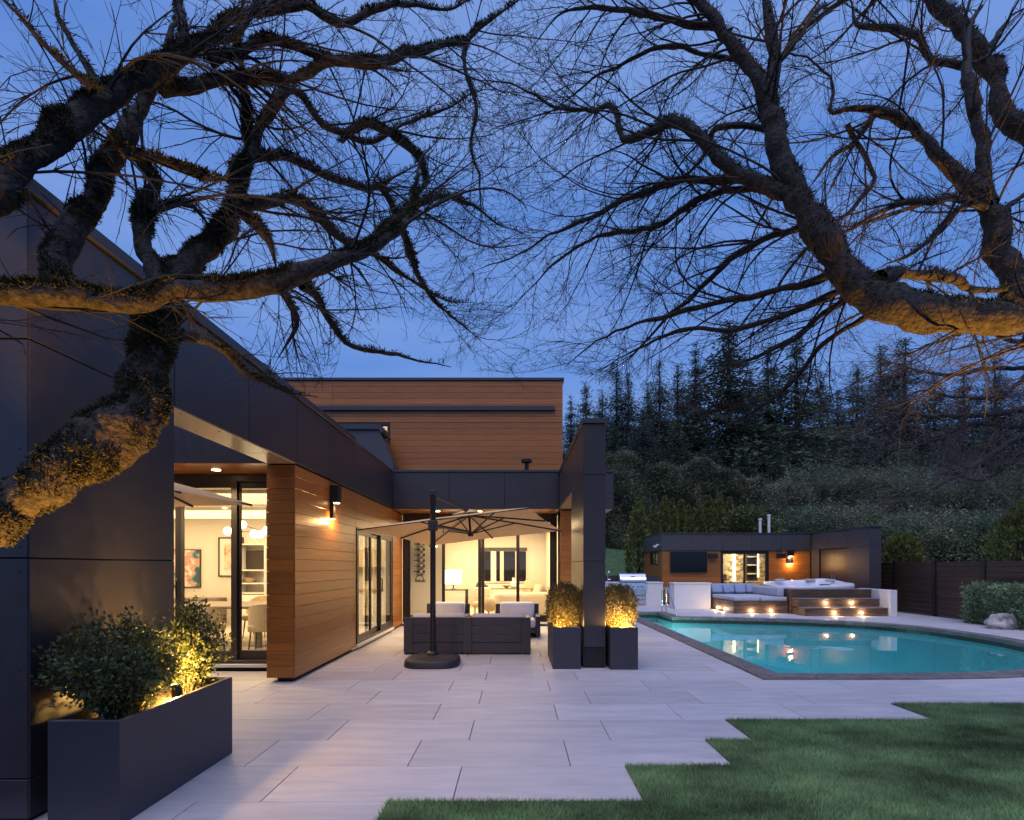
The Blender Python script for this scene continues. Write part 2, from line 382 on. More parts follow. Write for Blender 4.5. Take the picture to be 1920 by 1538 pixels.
# ------------------------------------------------------------------ patio of large pavers
patio = part('patio', MB().add([(-6, 1.5, -.026), (3.15, 1.5, -.026), (3.15, 20.4, -.026), (-6, 20.4, -.026)], [(0, 1, 2, 3)]), 'joint')
patio['kind'] = 'structure'
GAP, PT = .0065, .04
full_paver = MB().cbox(-.6 + GAP / 2, .6 - GAP / 2, GAP / 2, .6 - GAP / 2, -PT, 0, c=.002).mesh('paver'); full_paver.materials.append(MATS['paver'])
LAWN = [(-.8, .8, 3.38), (.8, 1.6, 3.98), (1.6, 2.0, 4.58), (2.0, 4.0, 5.18), (4.0, 12.2, 5.78)]
def lawn_edge(x):
    for a, b, y in LAWN:
        if a - 1e-6 <= x < b - 1e-6: return y
    return -9
cut_poly = offset(POOL, .06)
cut_me = MB().prism(cut_poly, -1, 1).mesh('cutter'); cutter = bpy.data.objects.new('cutter', cut_me); COL.objects.link(cutter)
def house_foot(x, y):
    return (x < -2.83 and y > 7.45) or (x < -2.83 and y < 4.4 and y > 3.15) or (x < -2.9 and y < 3.15) or (x < 1.25 and y > 13.3) or x < -5.9
far_v = MB(); to_cut = []; clipped = []
row = 0; y = 2.78
while y < 20.3:
    off = -.4 if (round((y - 3.38) / .6) % 2 == 0) else -.8
    k = -5
    while True:
        x0 = off + 1.2 * k; x1 = x0 + 1.2; k += 1
        if x0 > 12.25: break
        x1 = min(x1, 12.25)
        pieces = [(x0, x1)]
        for a, b, ye in LAWN:            # cut back to the stepped lawn edge
            if y + .3 < ye:
                np_ = []
                for (p, q) in pieces:
                    if q <= a or p >= b: np_.append((p, q)); continue
                    if p < a - .05: np_.append((p, a))
                    if q > b + .05: np_.append((b, q))
                pieces = np_
        for (p, q) in pieces:
            cx, cy = (p + q) / 2, y + .3
            if house_foot(cx, cy) and house_foot(q - .02, cy): continue
            if y < 3.3 and p > -.8: continue
            cs = [inside((u, w), cut_poly) for u in (p, cx, q) for w in (y, cy, y + .6)]
            if all(cs): continue
            crossing = any(cs) or any(p < u < q and y < w < y + .6 for u, w in cut_poly)
            if y > 12.9 and not crossing:
                far_v.box(p + GAP / 2, q - GAP / 2, y + GAP / 2, y + .6 - GAP / 2, -PT, 0); continue
            if abs(q - p - 1.2) < 1e-6 and not crossing:
                piece('paver', full_paver, (cx, y, 0), patio); continue
            o = part('paver', MB().cbox(p + GAP / 2, q - GAP / 2, y + GAP / 2, y + .6 - GAP / 2, -PT, 0, c=.002), 'paver', patio)
            if crossing:
                md = o.modifiers.new('cut', 'BOOLEAN'); md.operation = 'DIFFERENCE'; md.solver = 'EXACT'; md.object = cutter; to_cut.append(o)
    y += .6
part('distant_pavers', far_v, 'paver', patio)['kind'] = 'stuff'
dg = bpy.context.evaluated_depsgraph_get()
for o in to_cut:
    me = bpy.data.meshes.new_from_object(o.evaluated_get(dg)); o.modifiers.clear(); o.data = me
    if len(me.polygons) == 0: bpy.data.objects.remove(o)
bpy.data.objects.remove(cutter); bpy.data.meshes.remove(cut_me)
# ------------------------------------------------------------------ pool
pool = thing('pool', None, None, (6, 11, 0)); pool['kind'] = 'structure'
def arc_resample(poly, step):
    pts = [np.array(p) for p in poly] + [np.array(poly[0])]; out = []
    return pts
n = len(POOL); cs = MB()
seglen = 0; start = 0
# coping stones: one piece for each stretch of about 0.6 m
outl = POOL + [POOL[0]]; inl = POOL_IN + [POOL_IN[0]]
for i in range(n):
    a, b = np.array(outl[i]), np.array(outl[i + 1]); c, d = np.array(inl[i]), np.array(inl[i + 1])
    L = np.linalg.norm(b - a); m = max(1, round(L / .62))
    for k in range(m):
        t0, t1 = k / m + .003 / L, (k + 1) / m - .003 / L
        q = [a + (b - a) * t0, a + (b - a) * t1, c + (d - c) * t1, c + (d - c) * t0]
        dz = random.uniform(-.002, .002)
        top = [tuple(v) + (.024 + dz,) for v in offset([tuple(v) for v in q], .004)]
        mid = [tuple(v) + (.020 + dz,) for v in q]; bot = [tuple(v) + (-.055,) for v in q]
        V = bot + mid + top
        part('coping_stone', MB().add(V, [(3, 2, 1, 0), (8, 9, 10, 11)] + [(j, (j + 1) % 4, 4 + (j + 1) % 4, 4 + j) for j in range(4)] + [(4 + j, 4 + (j + 1) % 4, 8 + (j + 1) % 4, 8 + j) for j in range(4)]), 'coping_stone', pool)
wallp = offset(POOL, .29)
def ring(poly, z0, z1): 
    n = len(poly); return MB().add([(x, y, z0) for x, y in poly] + [(x, y, z1) for x, y in poly], [(i, (i + 1) % n, n + (i + 1) % n, n + i) for i in range(n)])
part('tile_band', ring(wallp, -.05, -.15), 'pool_tile', pool)
tri = geometry.tessellate_polygon([[Vector((x, y, 0)) for x, y in wallp]])
def pdepth(x, y): return -1.05 - .75 * max(0, min(1, (x - 4.2) / 3.5)) * max(0, min(1, (15.5 - y) / 3))
low = offset(POOL, .62)
n = len(wallp)
part('pool_wall', MB().add([(x, y, -.15) for x, y in wallp] + [(x, y, -.95) for x, y in offset(POOL, .36)] + [(x, y, pdepth(x, y)) for x, y in low],
     [(i, (i + 1) % n, n + (i + 1) % n, n + i) for i in range(n)] + [(n + i, n + (i + 1) % n, 2 * n + (i + 1) % n, 2 * n + i) for i in range(n)]), 'pool_plaster', pool, smooth='all')
part('pool_floor', MB().add([(x, y, pdepth(x, y) - .001) for x, y in low], geometry.tessellate_polygon([[Vector((x, y, 0)) for x, y in low]])), 'pool_plaster', pool)
for k in range(3):
    part('pool_step', MB().cbox(3.60, 4.36, 15.6 + .4 * k, 16.92, -1.0, -.78 + .24 * k, c=.02), 'pool_plaster', pool)
wp = offset(POOL, .292)
water = part('pool_water', MB().add([(x, y, -.13) for x, y in wp], geometry.tessellate_polygon([[Vector((x, y, 0)) for x, y in wp]])), 'water'); water['kind'] = 'structure'
for (x, y, dx) in ((8.55, 8.75, -1), (3.72, 9.5, 1), (6.3, 7.62, 0), (3.72, 14.6, 1)):
    lamp = part('pool_light', MB().lathe([(.09, -.012), (.09, .012), (.06, .02)], (x, y, -.62), 12), 'led_strip', pool)
    point_light('pool_lamp', (x + .15 * dx, y, -.62), 64 if x < 4 else 13, (.62, .95, .90), .10)
# ------------------------------------------------------------------ lawn
lb = MB(); GV = []; 
for a, b, ye in LAWN: lb.box(a, b, 1.2, ye, -.03, .004)
part('lawn', lb, 'turf_base')['kind'] = 'structure'
def blades(n, x0, x1, y0, y1, h):
    x = RNG.uniform(x0, x1, n); y = RNG.uniform(y0, y1, n)
    base = np.stack([x, y, np.full(n, .002)], 1)
    ang = RNG.uniform(0, 2 * PI, n); w = RNG.uniform(.0014, .0026, n)
    side = np.stack([np.cos(ang) * w, np.sin(ang) * w, np.zeros(n)], 1)
    lean = RNG.normal(size=(n, 2)) * .017 + np.array((.006 * np.sin(x * 3.1 + 1.3 * np.sin(y * 2.3)), .008 * np.cos(y * 2.7 + x))).T
    tip = base + np.stack([lean[:, 0], lean[:, 1], RNG.uniform(.6, 1.1, n) * h], 1)
    return np.stack([base - side, base + side, tip], 1).reshape(-1, 3)
for a, b, ye in LAWN:
    bb = min(b, 6.4)
    for (y0, y1, dens) in ((2.95, 4.0, 26000), (4.0, 5.0, 19000), (5.0, 5.8, 15000)):
        y1 = min(y1, ye)
        if y1 > y0: GV.append(blades(int((bb - a) * (y1 - y0) * dens), a - .004, bb, y0, y1 + .004, .036))
GV = np.concatenate(GV)
g = bpy.data.objects.new('grass', np_mesh('grass', GV, np.arange(len(GV)).reshape(-1, 3), 'grass')); COL.objects.link(g)
tag(g, 'short green turf covering the stepped lawn', None, None, 'stuff')
# ------------------------------------------------------------------ house
SZ, TZ = 2.765, 3.60                      # underside of the fascias, top of the cladding
house = thing('house', 'modern two-storey house clad in dark panels and cedar boards along the patio', 'house', (-2.8, 8, 0))
RIV = MB().lathe([(.010, 0), (.010, .0015), (.004, .003)], (0, 0, 0), 8).mesh('rivet', smooth=True); RIV.materials.append(MATS['coping_metal'])
def rivets(parent, pts, rot):
    for p in pts: piece('rivet', RIV, p, parent, rot)
RX, RMX, RMY = (0, PI / 2, 0), (0, -PI / 2, 0), (PI / 2, 0, 0)
def panel_x(par, x, s, y0, y1, z0, z1, riv=0, m='panel', name='panel'):      # cladding panel in a plane of constant x, outer face at x, facing s
    g = .005; part(name, MB().cbox(min(x, x - s * .012), max(x, x - s * .012), y0 + g, y1 - g, z0 + g, z1 - g, c=.002), m, par)
    if riv:
        q = [z0 + .07, z1 - .07] if z1 - z0 < 1 else [z0 + .07, (z0 + z1) / 2, z1 - .07]
        rivets(par, [(x + s * .0002, yy, zz) for yy in ([y0 + .07, y1 - .07] if y1 - y0 < 1.5 else [y0 + .07, (y0 + y1) / 2, y1 - .07]) for zz in q], RX if s > 0 else RMX)
def panel_y(par, y, x0, x1, z0, z1, riv=0, m='panel', name='panel'):         # facing the camera side (-y)
    g = .005; part(name, MB().cbox(x0 + g, x1 - g, y, y + .012, z0 + g, z1 - g, c=.002), m, par)
    if riv:
        q = [z0 + .07, z1 - .07] if z1 - z0 < 1 else [z0 + .07, (z0 + z1) / 2, z1 - .07]
        rivets(par, [(xx, y - .0002, zz) for xx in (x0 + .05, x1 - .05) for zz in q], RMY)
def boards_y(par, y, x0, x1, z0, z1, pitch=.15, m='cedar'):
    me = MB().cbox(x0, x1, 0, .018, 0.002, pitch - .002, c=.0022).mesh('board'); me.materials.append(MATS[m]); z = z0
    while z < z1 - .02:
        if z + pitch > z1 + 1e-4: part('board', MB().cbox(x0, x1, y, y + .018, z + .002, z1 - .002, c=.0022), m, par)
        else: piece('board', me, (0, y, z), par)
        z += pitch
def boards_x(par, x, s, y0, y1, z0, z1, pitch=.15, m='cedar'):
    a, b = (-.018, 0) if s > 0 else (0, .018)
    me = MB().cbox(a, b, y0, y1, 0.002, pitch - .002, c=.0022).mesh('board'); me.materials.append(MATS[m]); z = z0
    while z < z1 - .02:
        if z + pitch > z1 + 1e-4: part('board', MB().cbox(x + a, x + b, y0, y1, z + .002, z1 - .002, c=.0022), m, par)
        else: piece('board', me, (x, 0, z), par)
        z += pitch
def frame_y(mb, x0, x1, z0, z1, y0, y1, w, wt=None, wb=None):
    wt = wt or w; wb = wb or w
    return mb.cbox(x0, x0 + w, y0, y1, z0, z1, c=.003).cbox(x1 - w, x1, y0, y1, z0, z1, c=.003).cbox(x0 + w, x1 - w, y0 + .002, y1 - .002, z1 - wt, z1, c=.003).cbox(x0 + w, x1 - w, y0 + .002, y1 - .002, z0, z0 + wb, c=.003)
def frame_x(mb, y0, y1, z0, z1, x0, x1, w, wt=None, wb=None):
    wt = wt or w; wb = wb or w
    return mb.cbox(x0, x1, y0, y0 + w, z0, z1, c=.003).cbox(x0, x1, y1 - w, y1, z0, z1, c=.003).cbox(x0 + .002, x1 - .002, y0 + w, y1 - w, z1 - wt, z1, c=.003).cbox(x0 + .002, x1 - .002, y0 + w, y1 - w, z0, z0 + wb, c=.003)
# near wall and long fascia, plane x = -2.79
W = -2.79
nw = part('near_wall', MB().box(-8.5, W - .014, 3.114, 4.40, 0, TZ).box(-3.14 + .014, W - .014, 4.40, 12.24, SZ + .014, TZ), 'panel_back', house)
for (z0, z1) in ((.02, .25), (.25, 1.516), (1.516, 2.774)):
    panel_x(nw, W, 1, 3.10, 4.42, z0, z1, z1 > 1)
    for k in range(4): panel_y(nw, 3.10, W - .005 - 1.22 * (k + 1), W - .005 - 1.22 * k, z0, z1, k == 0 and z1 > 1)
for k in range(4): panel_y(nw, 3.10, W - .005 - 1.22 * (k + 1), W - .005 - 1.22 * k, 2.774, TZ, k == 0)
seams = [3.10, 4.42, 5.65, 6.88, 8.11, 9.33, 10.3, 11.28, 12.26]
for a, b in zip(seams, seams[1:]): panel_x(nw, W, 1, a, b, 2.774, TZ, b < 9)
for a, b in zip([4.41, 6.2], [6.2, 6.84]):                     # underside of the fascia beam, its golden light painted in the panel colour
    part('soffit_panel', MB().cbox(-3.14, W - .002, a + .005, b - .005, SZ, SZ + .012, c=.002), 'panel_glow', nw)
rivets(nw, [(xx, yy, SZ - .0002) for xx in (-3.08, -2.85) for yy in (4.6, 5.2, 5.8, 6.1)], (PI, 0, 0))
for (a, b) in ((4.42, 5.65), (5.65, 6.78)): panel_x(nw, -3.14, -1, a, b, SZ, TZ)
part('jamb_panel', MB().cbox(-5.8, W - .004, 4.402, 4.414, .02, SZ - .003, c=.002), 'panel', nw)
part('parapet_coping', MB().cbox(-3.18, W + .03, 3.06, 9.33, TZ + .004, TZ + .09, c=.004).box(-8.5, -3.18, 3.06, 4.45, TZ + .004, TZ + .09), 'coping_metal', house)
part('parapet_cap', MB().cbox(-3.16, W + .004, 9.335, 12.22, TZ + .004, TZ + .045, c=.004), 'coping_metal', house)
# courtyard fascia with cedar soffit and downlight
cf = part('courtyard_fascia', MB().box(-8.5, -3.16, 6.815, 7.2, SZ + .03, TZ), 'panel_back', house)
for k in range(4): panel_y(cf, 6.80, -3.155 - 1.22 * (k + 1), -3.155 - 1.22 * k, SZ, TZ, 1 if k < 2 else 0)
part('cedar_soffit', MB().box(-8.5, -3.17, 6.815, 7.62, SZ, SZ + .026), 'cedar', cf)
def downlight(x, y, z, e, par, lab=True):
    d = part('downlight', MB().lathe([(.055, 0), (.055, -.006), (.045, -.008)], (x, y, z), 16), 'led', par)
    point_light('downlight_lamp', (x, y, z - .03), e, WARM, .04, 'SPOT', spot=2.3, rot=(0, 0, 0))
for x in (-4.03, -5.25, -6.5): downlight(x, 7.27, SZ, 110, cf)
# cedar wall
cw = part('cedar_wall', MB().box(-3.14, -2.822, 6.872, 9.48, .06, SZ).box(-2.95, -2.822, 9.48, 12.24, 2.16, SZ).box(-2.95, -2.822, 12.24, 13.28, .06, SZ), 'cedar_back', house)
boards_x(cw, -2.80, 1, 6.853, 9.47, .055, SZ - .004)
boards_x(cw, -2.80, 1, 9.475, 12.235, 2.155, SZ - .004)
boards_x(cw, -2.80, 1, 12.24, 13.28, .055, SZ - .03)
boards_y(cw, 6.852, -3.16, -2.82, .055, SZ - .004)
part('plinth', MB().box(-3.05, -2.86, 6.92, 9.4, 0, .06).box(-3.0, -2.86, 12.3, 13.2, 0, .06), 'panel_back', house)
# dining room sliding door in the courtyard
dd = part('sliding_door', frame_y(MB(), -6.4, -3.17, .10, 2.755, 7.60, 7.72, .06, .09, .05), 'frame_bronze', house)
part('sill', MB().cbox(-6.4, -3.17, 7.56, 7.74, .055, .10, c=.004), 'white_trim', dd)
part('threshold', MB().box(-6.4, -3.17, 7.60, 7.74, 0, .055), 'panel_back', dd)
for (a, b, yo) in ((-6.30, -4.72, 7.665), (-4.80, -3.93, 7.615), (-3.99, -3.23, 7.665)):
    part('sash', frame_y(MB(), a, b, .15, 2.665, yo, yo + .045, .085, .09, .13), 'frame_bronze', dd)
    part('pane', MB().box(a + .08, b - .08, yo + .018, yo + .026, .275, 2.58), 'pane_glass', dd)
part('handle', MB().tube([(-4.76, 7.60, 1.02), (-4.76, 7.575, 1.04), (-4.76, 7.575, 1.27), (-4.76, 7.60, 1.29)], .012, 8), 'black_metal', dd, smooth=True)
# sliding door in the cedar wall
sd = part('sliding_door', frame_x(MB(), 9.48, 12.235, .10, 2.15, -2.90, -2.785, .05, .05, .05), 'frame_dark', house)
part('sill', MB().cbox(-2.92, -2.76, 9.48, 12.235, .05, .10, c=.004), 'white_trim', sd)
for (a, b, xo) in ((9.54, 10.45, -2.835), (10.30, 11.25, -2.885), (11.15, 12.17, -2.835)):
    part('sash', frame_x(MB(), a, b, .15, 2.10, xo, xo + .042, .07, .07, .10), 'frame_dark', sd)
    part('pane', MB().box(xo + .017, xo + .025, a + .065, b - .065, .245, 2.035), 'pane_glass', sd)
part('handle', MB().tube([(-2.79, 11.19, .95), (-2.77, 11.19, .97), (-2.77, 11.19, 1.2), (-2.79, 11.19, 1.22)], .012, 8), 'black_metal', sd, smooth=True)
# rear fascia, canopy and living room door
rf = part('rear_fascia', MB().box(W, .972, 12.275, 12.6, SZ + .03, TZ).box(1.29, 2.19, 12.275, 14.4, SZ + .03, TZ), 'panel_back', house)
for a, b in ((-2.785, -1.52), (-1.52, -.27), (-.27, .968), (1.292, 2.2)): panel_y(rf, 12.26, a, b, SZ, TZ)
panel_x(rf, 2.205, 1, 12.265, 14.4, SZ, TZ)
part('fascia_coping', MB().cbox(W + .01, .966, 12.235, 12.7, TZ + .003, TZ + .05, c=.003).cbox(1.295, 2.23, 12.235, 14.4, TZ + .003, TZ + .05, c=.003), 'coping_metal', rf)
part('cedar_soffit', MB().box(-2.80, .968, 12.275, 13.32, SZ, SZ + .025).box(1.295, 2.19, 12.276, 14.4, SZ, SZ + .025), 'cedar', rf)
for x in (-1.85, -.86, .2): downlight(x, 12.75, SZ, 120, rf)
downlight(1.7, 13.4, SZ, 40, rf)
ld = part('sliding_door', frame_y(MB(), -2.79, 1.00, .10, 2.755, 13.30, 13.42, .10, .12, .05), 'frame_dark', house)
part('sill', MB().cbox(-2.79, 1.00, 13.26, 13.44, .05, .10, c=.004), 'white_trim', ld)
part('threshold', MB().box(-2.79, 1.00, 13.29, 13.44, 0, .05), 'panel_back', ld)
for (a, b, yo, st) in ((-2.69, -1.76, 13.365, .07), (-1.83, -.865, 13.315, .075), (-.86, .08, 13.317, .075), (0.0, .90, 13.365, .07)):
    part('sash', frame_y(MB(), a, b, .15, 2.635, yo, yo + .045, st, .08, .11), 'frame_dark', ld)
    part('pane', MB().box(a + st - .005, b - st + .005, yo + .018, yo + .026, .255, 2.56), 'pane_glass', ld)
for x in (-.90, -.82):
    part('handle', MB().tube([(x, 13.315, .98), (x, 13.285, 1.0), (x, 13.285, 1.24), (x, 13.315, 1.26)], .012, 8), 'black_metal', ld, smooth=True)
# fin wall on the right
fw = part('fin_wall', MB().box(.984, 1.276, 7.824, 9.50, .02, 3.53).box(.984, 1.276, 9.50, 12.26, SZ + .014, 3.53), 'panel_back', house)
zs = [.0, .30, 1.545, 2.795, 3.53]
part('kick_panel', MB().cbox(.99, 1.27, 7.83, 7.845, .04, .295, c=.002), 'panel', fw)
for a, b in zip(zs[1:], zs[2:]): panel_y(fw, 7.81, .97, 1.29, a, b, 1)
for a, b in ((.0, 1.545), (1.545, 2.774)):
    for (x, s) in ((.97, -1), (1.29, 1)): panel_x(fw, x, s, 7.822, 9.52, max(a, .03), b)
for (x, s) in ((.97, -1), (1.29, 1)):
    for a, b in ((7.822, 9.52), (9.52, 10.9), (10.9, 12.255)): panel_x(fw, x, s, a, b, 2.774, 3.53)
part('soffit_panel', MB().cbox(.985, 1.275, 9.525, 12.25, SZ, SZ + .012, c=.002), 'panel_glow', fw)
part('jamb_panel', MB().cbox(.985, 1.275, 9.503, 9.515, .03, SZ - .003, c=.002), 'panel', fw)
part('fin_coping', MB().cbox(.945, 1.315, 7.78, 12.23, 3.533, 3.60, c=.003), 'coping_metal', fw)
jw = part('cedar_jamb', MB().box(1.02, 1.30, 12.32, 13.3, .03, SZ), 'cedar_back', house)
boards_y(jw, 12.30, 1.004, 1.30, .055, SZ - .03); boards_x(jw, 1.02, -1, 12.322, 13.26, .055, SZ - .03)
# upper storey
UY = 13.6
us = part('upper_storey', MB().box(-8, -4.62, UY + .02, UY + .2, 3.3, 6.13).box(-3.16, 1.145, UY + .02, UY + .2, 3.3, 6.13).box(-4.62, -3.16, UY + .02, UY + .2, 5.08, 6.13).box(-4.62, -3.16, UY + .02, UY + .2, 3.3, 3.95)
     .box(.95, 1.145, UY + .2, 20.2, 3.3, 6.13).box(-8, -7.8, UY + .2, 20.2, 3.3, 6.13).box(-7.8, .95, 20.0, 20.2, 3.3, 6.13).box(-7.8, .95, UY + .2, 20.0, 5.9, 6.13).box(-7.8, .95, UY + .2, 20.0, 3.3, 3.42), 'cedar_back', house)
boards_y(us, UY, -4.61, 1.165, 5.085, 6.13); boards_y(us, UY, -3.17, 1.165, 3.585, 5.08)
boards_y(us, UY, -8, -4.615, 3.585, 6.13); boards_x(us, 1.165, 1, UY + .02, 20.2, 3.585, 6.13)
part('roof_coping', MB().cbox(-8.05, 1.20, UY - .04, 20.25, 6.135, 6.20, c=.004), 'coping_metal', us)
part('trim_beam', MB().cbox(-4.95, .965, UY - .09, UY - .002, 5.37, 5.48, c=.004), 'coping_metal', us)
uw = part('window', frame_y(MB(), -4.61, -3.175, 3.96, 5.07, UY - .01, UY + .12, .06), 'frame_dark', house)
part('pane', MB().box(-4.55, -3.235, UY + .05, UY + .058, 4.02, 5.01), 'pane_glass', uw)
part('room_wall', MB().box(-5.6, -2.4, 15.8, 15.85, 3.45, 5.85), 'white_wall', uw)
point_light('upper_room_lamp', (-4, 15, 5.6), 35, WARM, .15)
# roof deck and roof-top box, flue
part('roof', MB().box(-8.5, -3.18, 7.25, 13.5, 3.0, 3.3).box(-3.18, -2.83, 7.0, 12.2, 3.0, 3.3).box(-3.1, 1.25, 12.65, 20.2, 3.0, 3.28), 'panel_back', house)
rb = part('roof_box', MB().prism_y([(-4.2, 3.3), (-2.87, 3.3), (-2.87, 3.845), (-3.195, 4.65), (-4.2, 4.65)], 12.62, 13.3), 'panel_grey', house)
part('hood', MB().prism_y([(-4.2, 4.653), (-3.195, 4.653), (-3.13, 4.56), (-3.09, 4.6), (-3.16, 4.77), (-4.2, 4.77)], 12.56, 13.35), 'coping_metal', rb)
part('flue', MB().lathe([(.05, 3.28), (.05, 3.95), (.13, 3.97), (.13, 4.04), (.03, 4.06)], (.25, 13.05, 0), 14), 'black_metal', house, smooth=True)
# interior shells
INZ = 2.74
part('dining_room_wall', MB().box(-9.6, -9.5, 7.7, 13.2, .05, INZ).box(-9.5, -2.95, 13.1, 13.2, .05, INZ).box(-3.14, -2.952, 7.74, 9.47, .05, INZ).box(-2.985, -2.952, 9.47, 12.24, 2.17, INZ).box(-2.985, -2.952, 12.24, 13.1, .05, INZ).box(-9.5, -6.41, 7.62, 7.74, .0, INZ), 'white_wall', house)
part('dining_room_ceiling', MB().box(-9.5, -2.95, 7.74, 13.1, INZ, INZ + .05), 'white_wall', house)
part('ceiling_beam', MB().box(-9.5, -3.15, 9.0, 9.3, 2.5, INZ - .003).box(-9.5, -3.0, 11.7, 12.0, 2.5, INZ - .003), 'white_wall', house)
part('dining_room_floor', MB().box(-9.5, -2.95, 7.745, 13.1, 0, .05), 'floor_in', house)
part('living_room_wall', MB().box(-2.97, -2.85, 13.45, 20.1, .05, INZ).box(1.08, 1.2, 13.45, 20.1, .05, INZ).box(-2.85, 1.08, 20.0, 20.1, .05, INZ).box(-2.85, -2.0, 14.55, 14.65, .05, INZ), 'white_wall', house)
part('living_room_ceiling', MB().box(-2.85, 1.08, 13.45, 20.0, INZ, INZ + .05), 'white_wall', house)
part('living_room_floor', MB().box(-2.85, 1.08, 13.45, 20.0, 0, .05), 'floor_in', house)
lw = part('window', MB().box(-1.40, .40, 19.96, 19.998, .86, 2.16), 'white_trim', house)
for a, b in ((-1.34, -.94), (-.74, -.04), (.0 + .1, .36)): part('pane', MB().box(a, b, 19.945, 19.958, .92, 2.02), 'night_glass', lw)
part('window_blind', MB().cbox(-1.38, .40, 19.93, 19.957, 2.03, 2.16, c=.004), 'frame_bronze', lw)
part('curtain', MB().rbox(-.60, -.46, 19.90, 19.94, .92, 2.02, .015, 2), 'fabric_cream', lw)
for (x, y, sx, sy, e) in ((-6.3, 10.5, 5, 4, 430), (-.9, 16.6, 3, 5, 440)):
    for i in (-1, 0, 1):
        for j in (-1, 1):
            part('downlight', MB().lathe([(.05, 0), (.05, -.006), (.04, -.008)], (x + i * sx * .3, y + j * sy * .3, INZ), 12), 'led_strip', house)
    point_light('ceiling_lamp', (x, y, INZ - .06), e, (1, .68, .36), kind='AREA', sx=sx, sy=sy)
point_light('kitchen_lamp', (-4.0, 11.4, INZ - .3), 80, (1, .76, .46), .2)
# wall lamps
def wall_lamp_x(x, y, z, label):
    t = thing('wall_lamp', label, 'lamp', (x, y, z))
    part('body', MB().cbox(x + .002, x + .13, y - .075, y + .075, z, z + .26, c=.006), 'black_metal', t)
    part('back_plate', MB().cbox(x + .002, x + .05, y - .06, y + .045, z - .24, z - .004, c=.004), 'black_metal', t)
    part('lens', MB().lathe([(.045, -.002), (.045, -.008), (.03, -.010)], (x + .08, y, z), 12), 'led', t)
    part('lens', MB().box(x + .012, x + .04, y - .04, y + .03, z - .248, z - .242), 'led', t)
    point_light('wall_lamp_light', (x + .09, y, z - .03), 55, WARM2, .03, 'SPOT', spot=2.2, rot=(0, 0, 0))
    point_light('wall_lamp_light', (x + .06, y - .01, z - .28), 16, WARM2, .03)
wall_lamp_x(-2.80, 8.2, 2.43, 'black up-and-down wall lamp glowing on the long cedar wall')
# ------------------------------------------------------------------ pool house
PH = 21.0
ph = thing('pool_house', 'low pool house with dark panel fascia and cedar front behind the pool', 'pool house', (8.5, 21, 0))
pw = part('cedar_wall', MB().box(5.68, 7.93, PH + .02, PH + .15, 0, 2.7).box(9.80, 11.40, PH + .02, PH + .15, 0, 2.7).box(7.93, 9.80, PH + .02, PH + .15, 2.06, 2.7)
     .box(5.68, 5.8, PH + .15, 24.0, 0, 1.5).box(5.68, 5.8, PH + .15, 21.6, 1.5, 2.0).box(5.68, 5.8, 22.9, 24.0, 1.5, 2.0).box(5.68, 5.8, PH + .15, 24.0, 2.0, 2.7).box(5.8, 11.4, 23.9, 24.0, 0, 2.7).box(5.8, 11.4, PH + .15, 23.9, 2.55, 2.7), 'cedar_back', ph)
boards_y(pw, PH, 5.66, 7.93, .02, 2.07); boards_y(pw, PH, 9.80, 11.40, .02, 2.07)
boards_x(pw, 5.66, -1, PH + .02, 24.0, .02, 1.52); boards_x(pw, 5.66, -1, PH + .02, 21.6, 1.52, 2.07); boards_x(pw, 5.66, -1, 22.9, 24.0, 1.52, 2.07)
pf = part('fascia', MB().box(5.63, 11.40, PH - .036, PH + .4, 2.09, 2.72).box(5.63, 6.0, PH + .4, 24.0, 2.09, 2.72), 'panel_back', ph)
sx = [5.62, 6.80, 7.96, 9.11, 10.26, 11.41]
for a, b in zip(sx, sx[1:]): panel_y(pf, PH - .05, a, b, 2.075, 2.72, m='panel_grey')
for a, b in ((PH - .036, 22.5), (22.5, 24.0)): panel_x(pf, 5.615, -1, a, b, 2.075, 2.72, m='panel_grey')
part('fascia_coping', MB().cbox(5.59, 11.39, PH - .08, 24.05, 2.723, 2.77, c=.003), 'coping_metal', pf)
sw = part('window', frame_x(MB(), 21.6, 22.9, 1.52, 2.06, 5.655, 5.76, .05), 'frame_dark', ph)
part('pane', MB().box(5.70, 5.708, 21.65, 22.85, 1.57, 2.01), 'pane_glass', sw)
part('window_bar', MB().box(5.69, 5.72, 22.2, 22.25, 1.57, 2.01), 'frame_dark', sw)
pd = part('sliding_door', frame_y(MB(), 7.94, 9.79, .03, 2.06, PH + .01, PH + .12, .06), 'frame_dark', ph)
for (a, b, yo) in ((8.0, 8.90, PH + .07), (8.84, 9.73, PH + .025)):
    part('sash', frame_y(MB(), a, b, .09, 2.0, yo, yo + .04, .055), 'frame_dark', pd); part('pane', MB().box(a + .05, b - .05, yo + .016, yo + .022, .14, 1.95), 'pane_glass', pd)
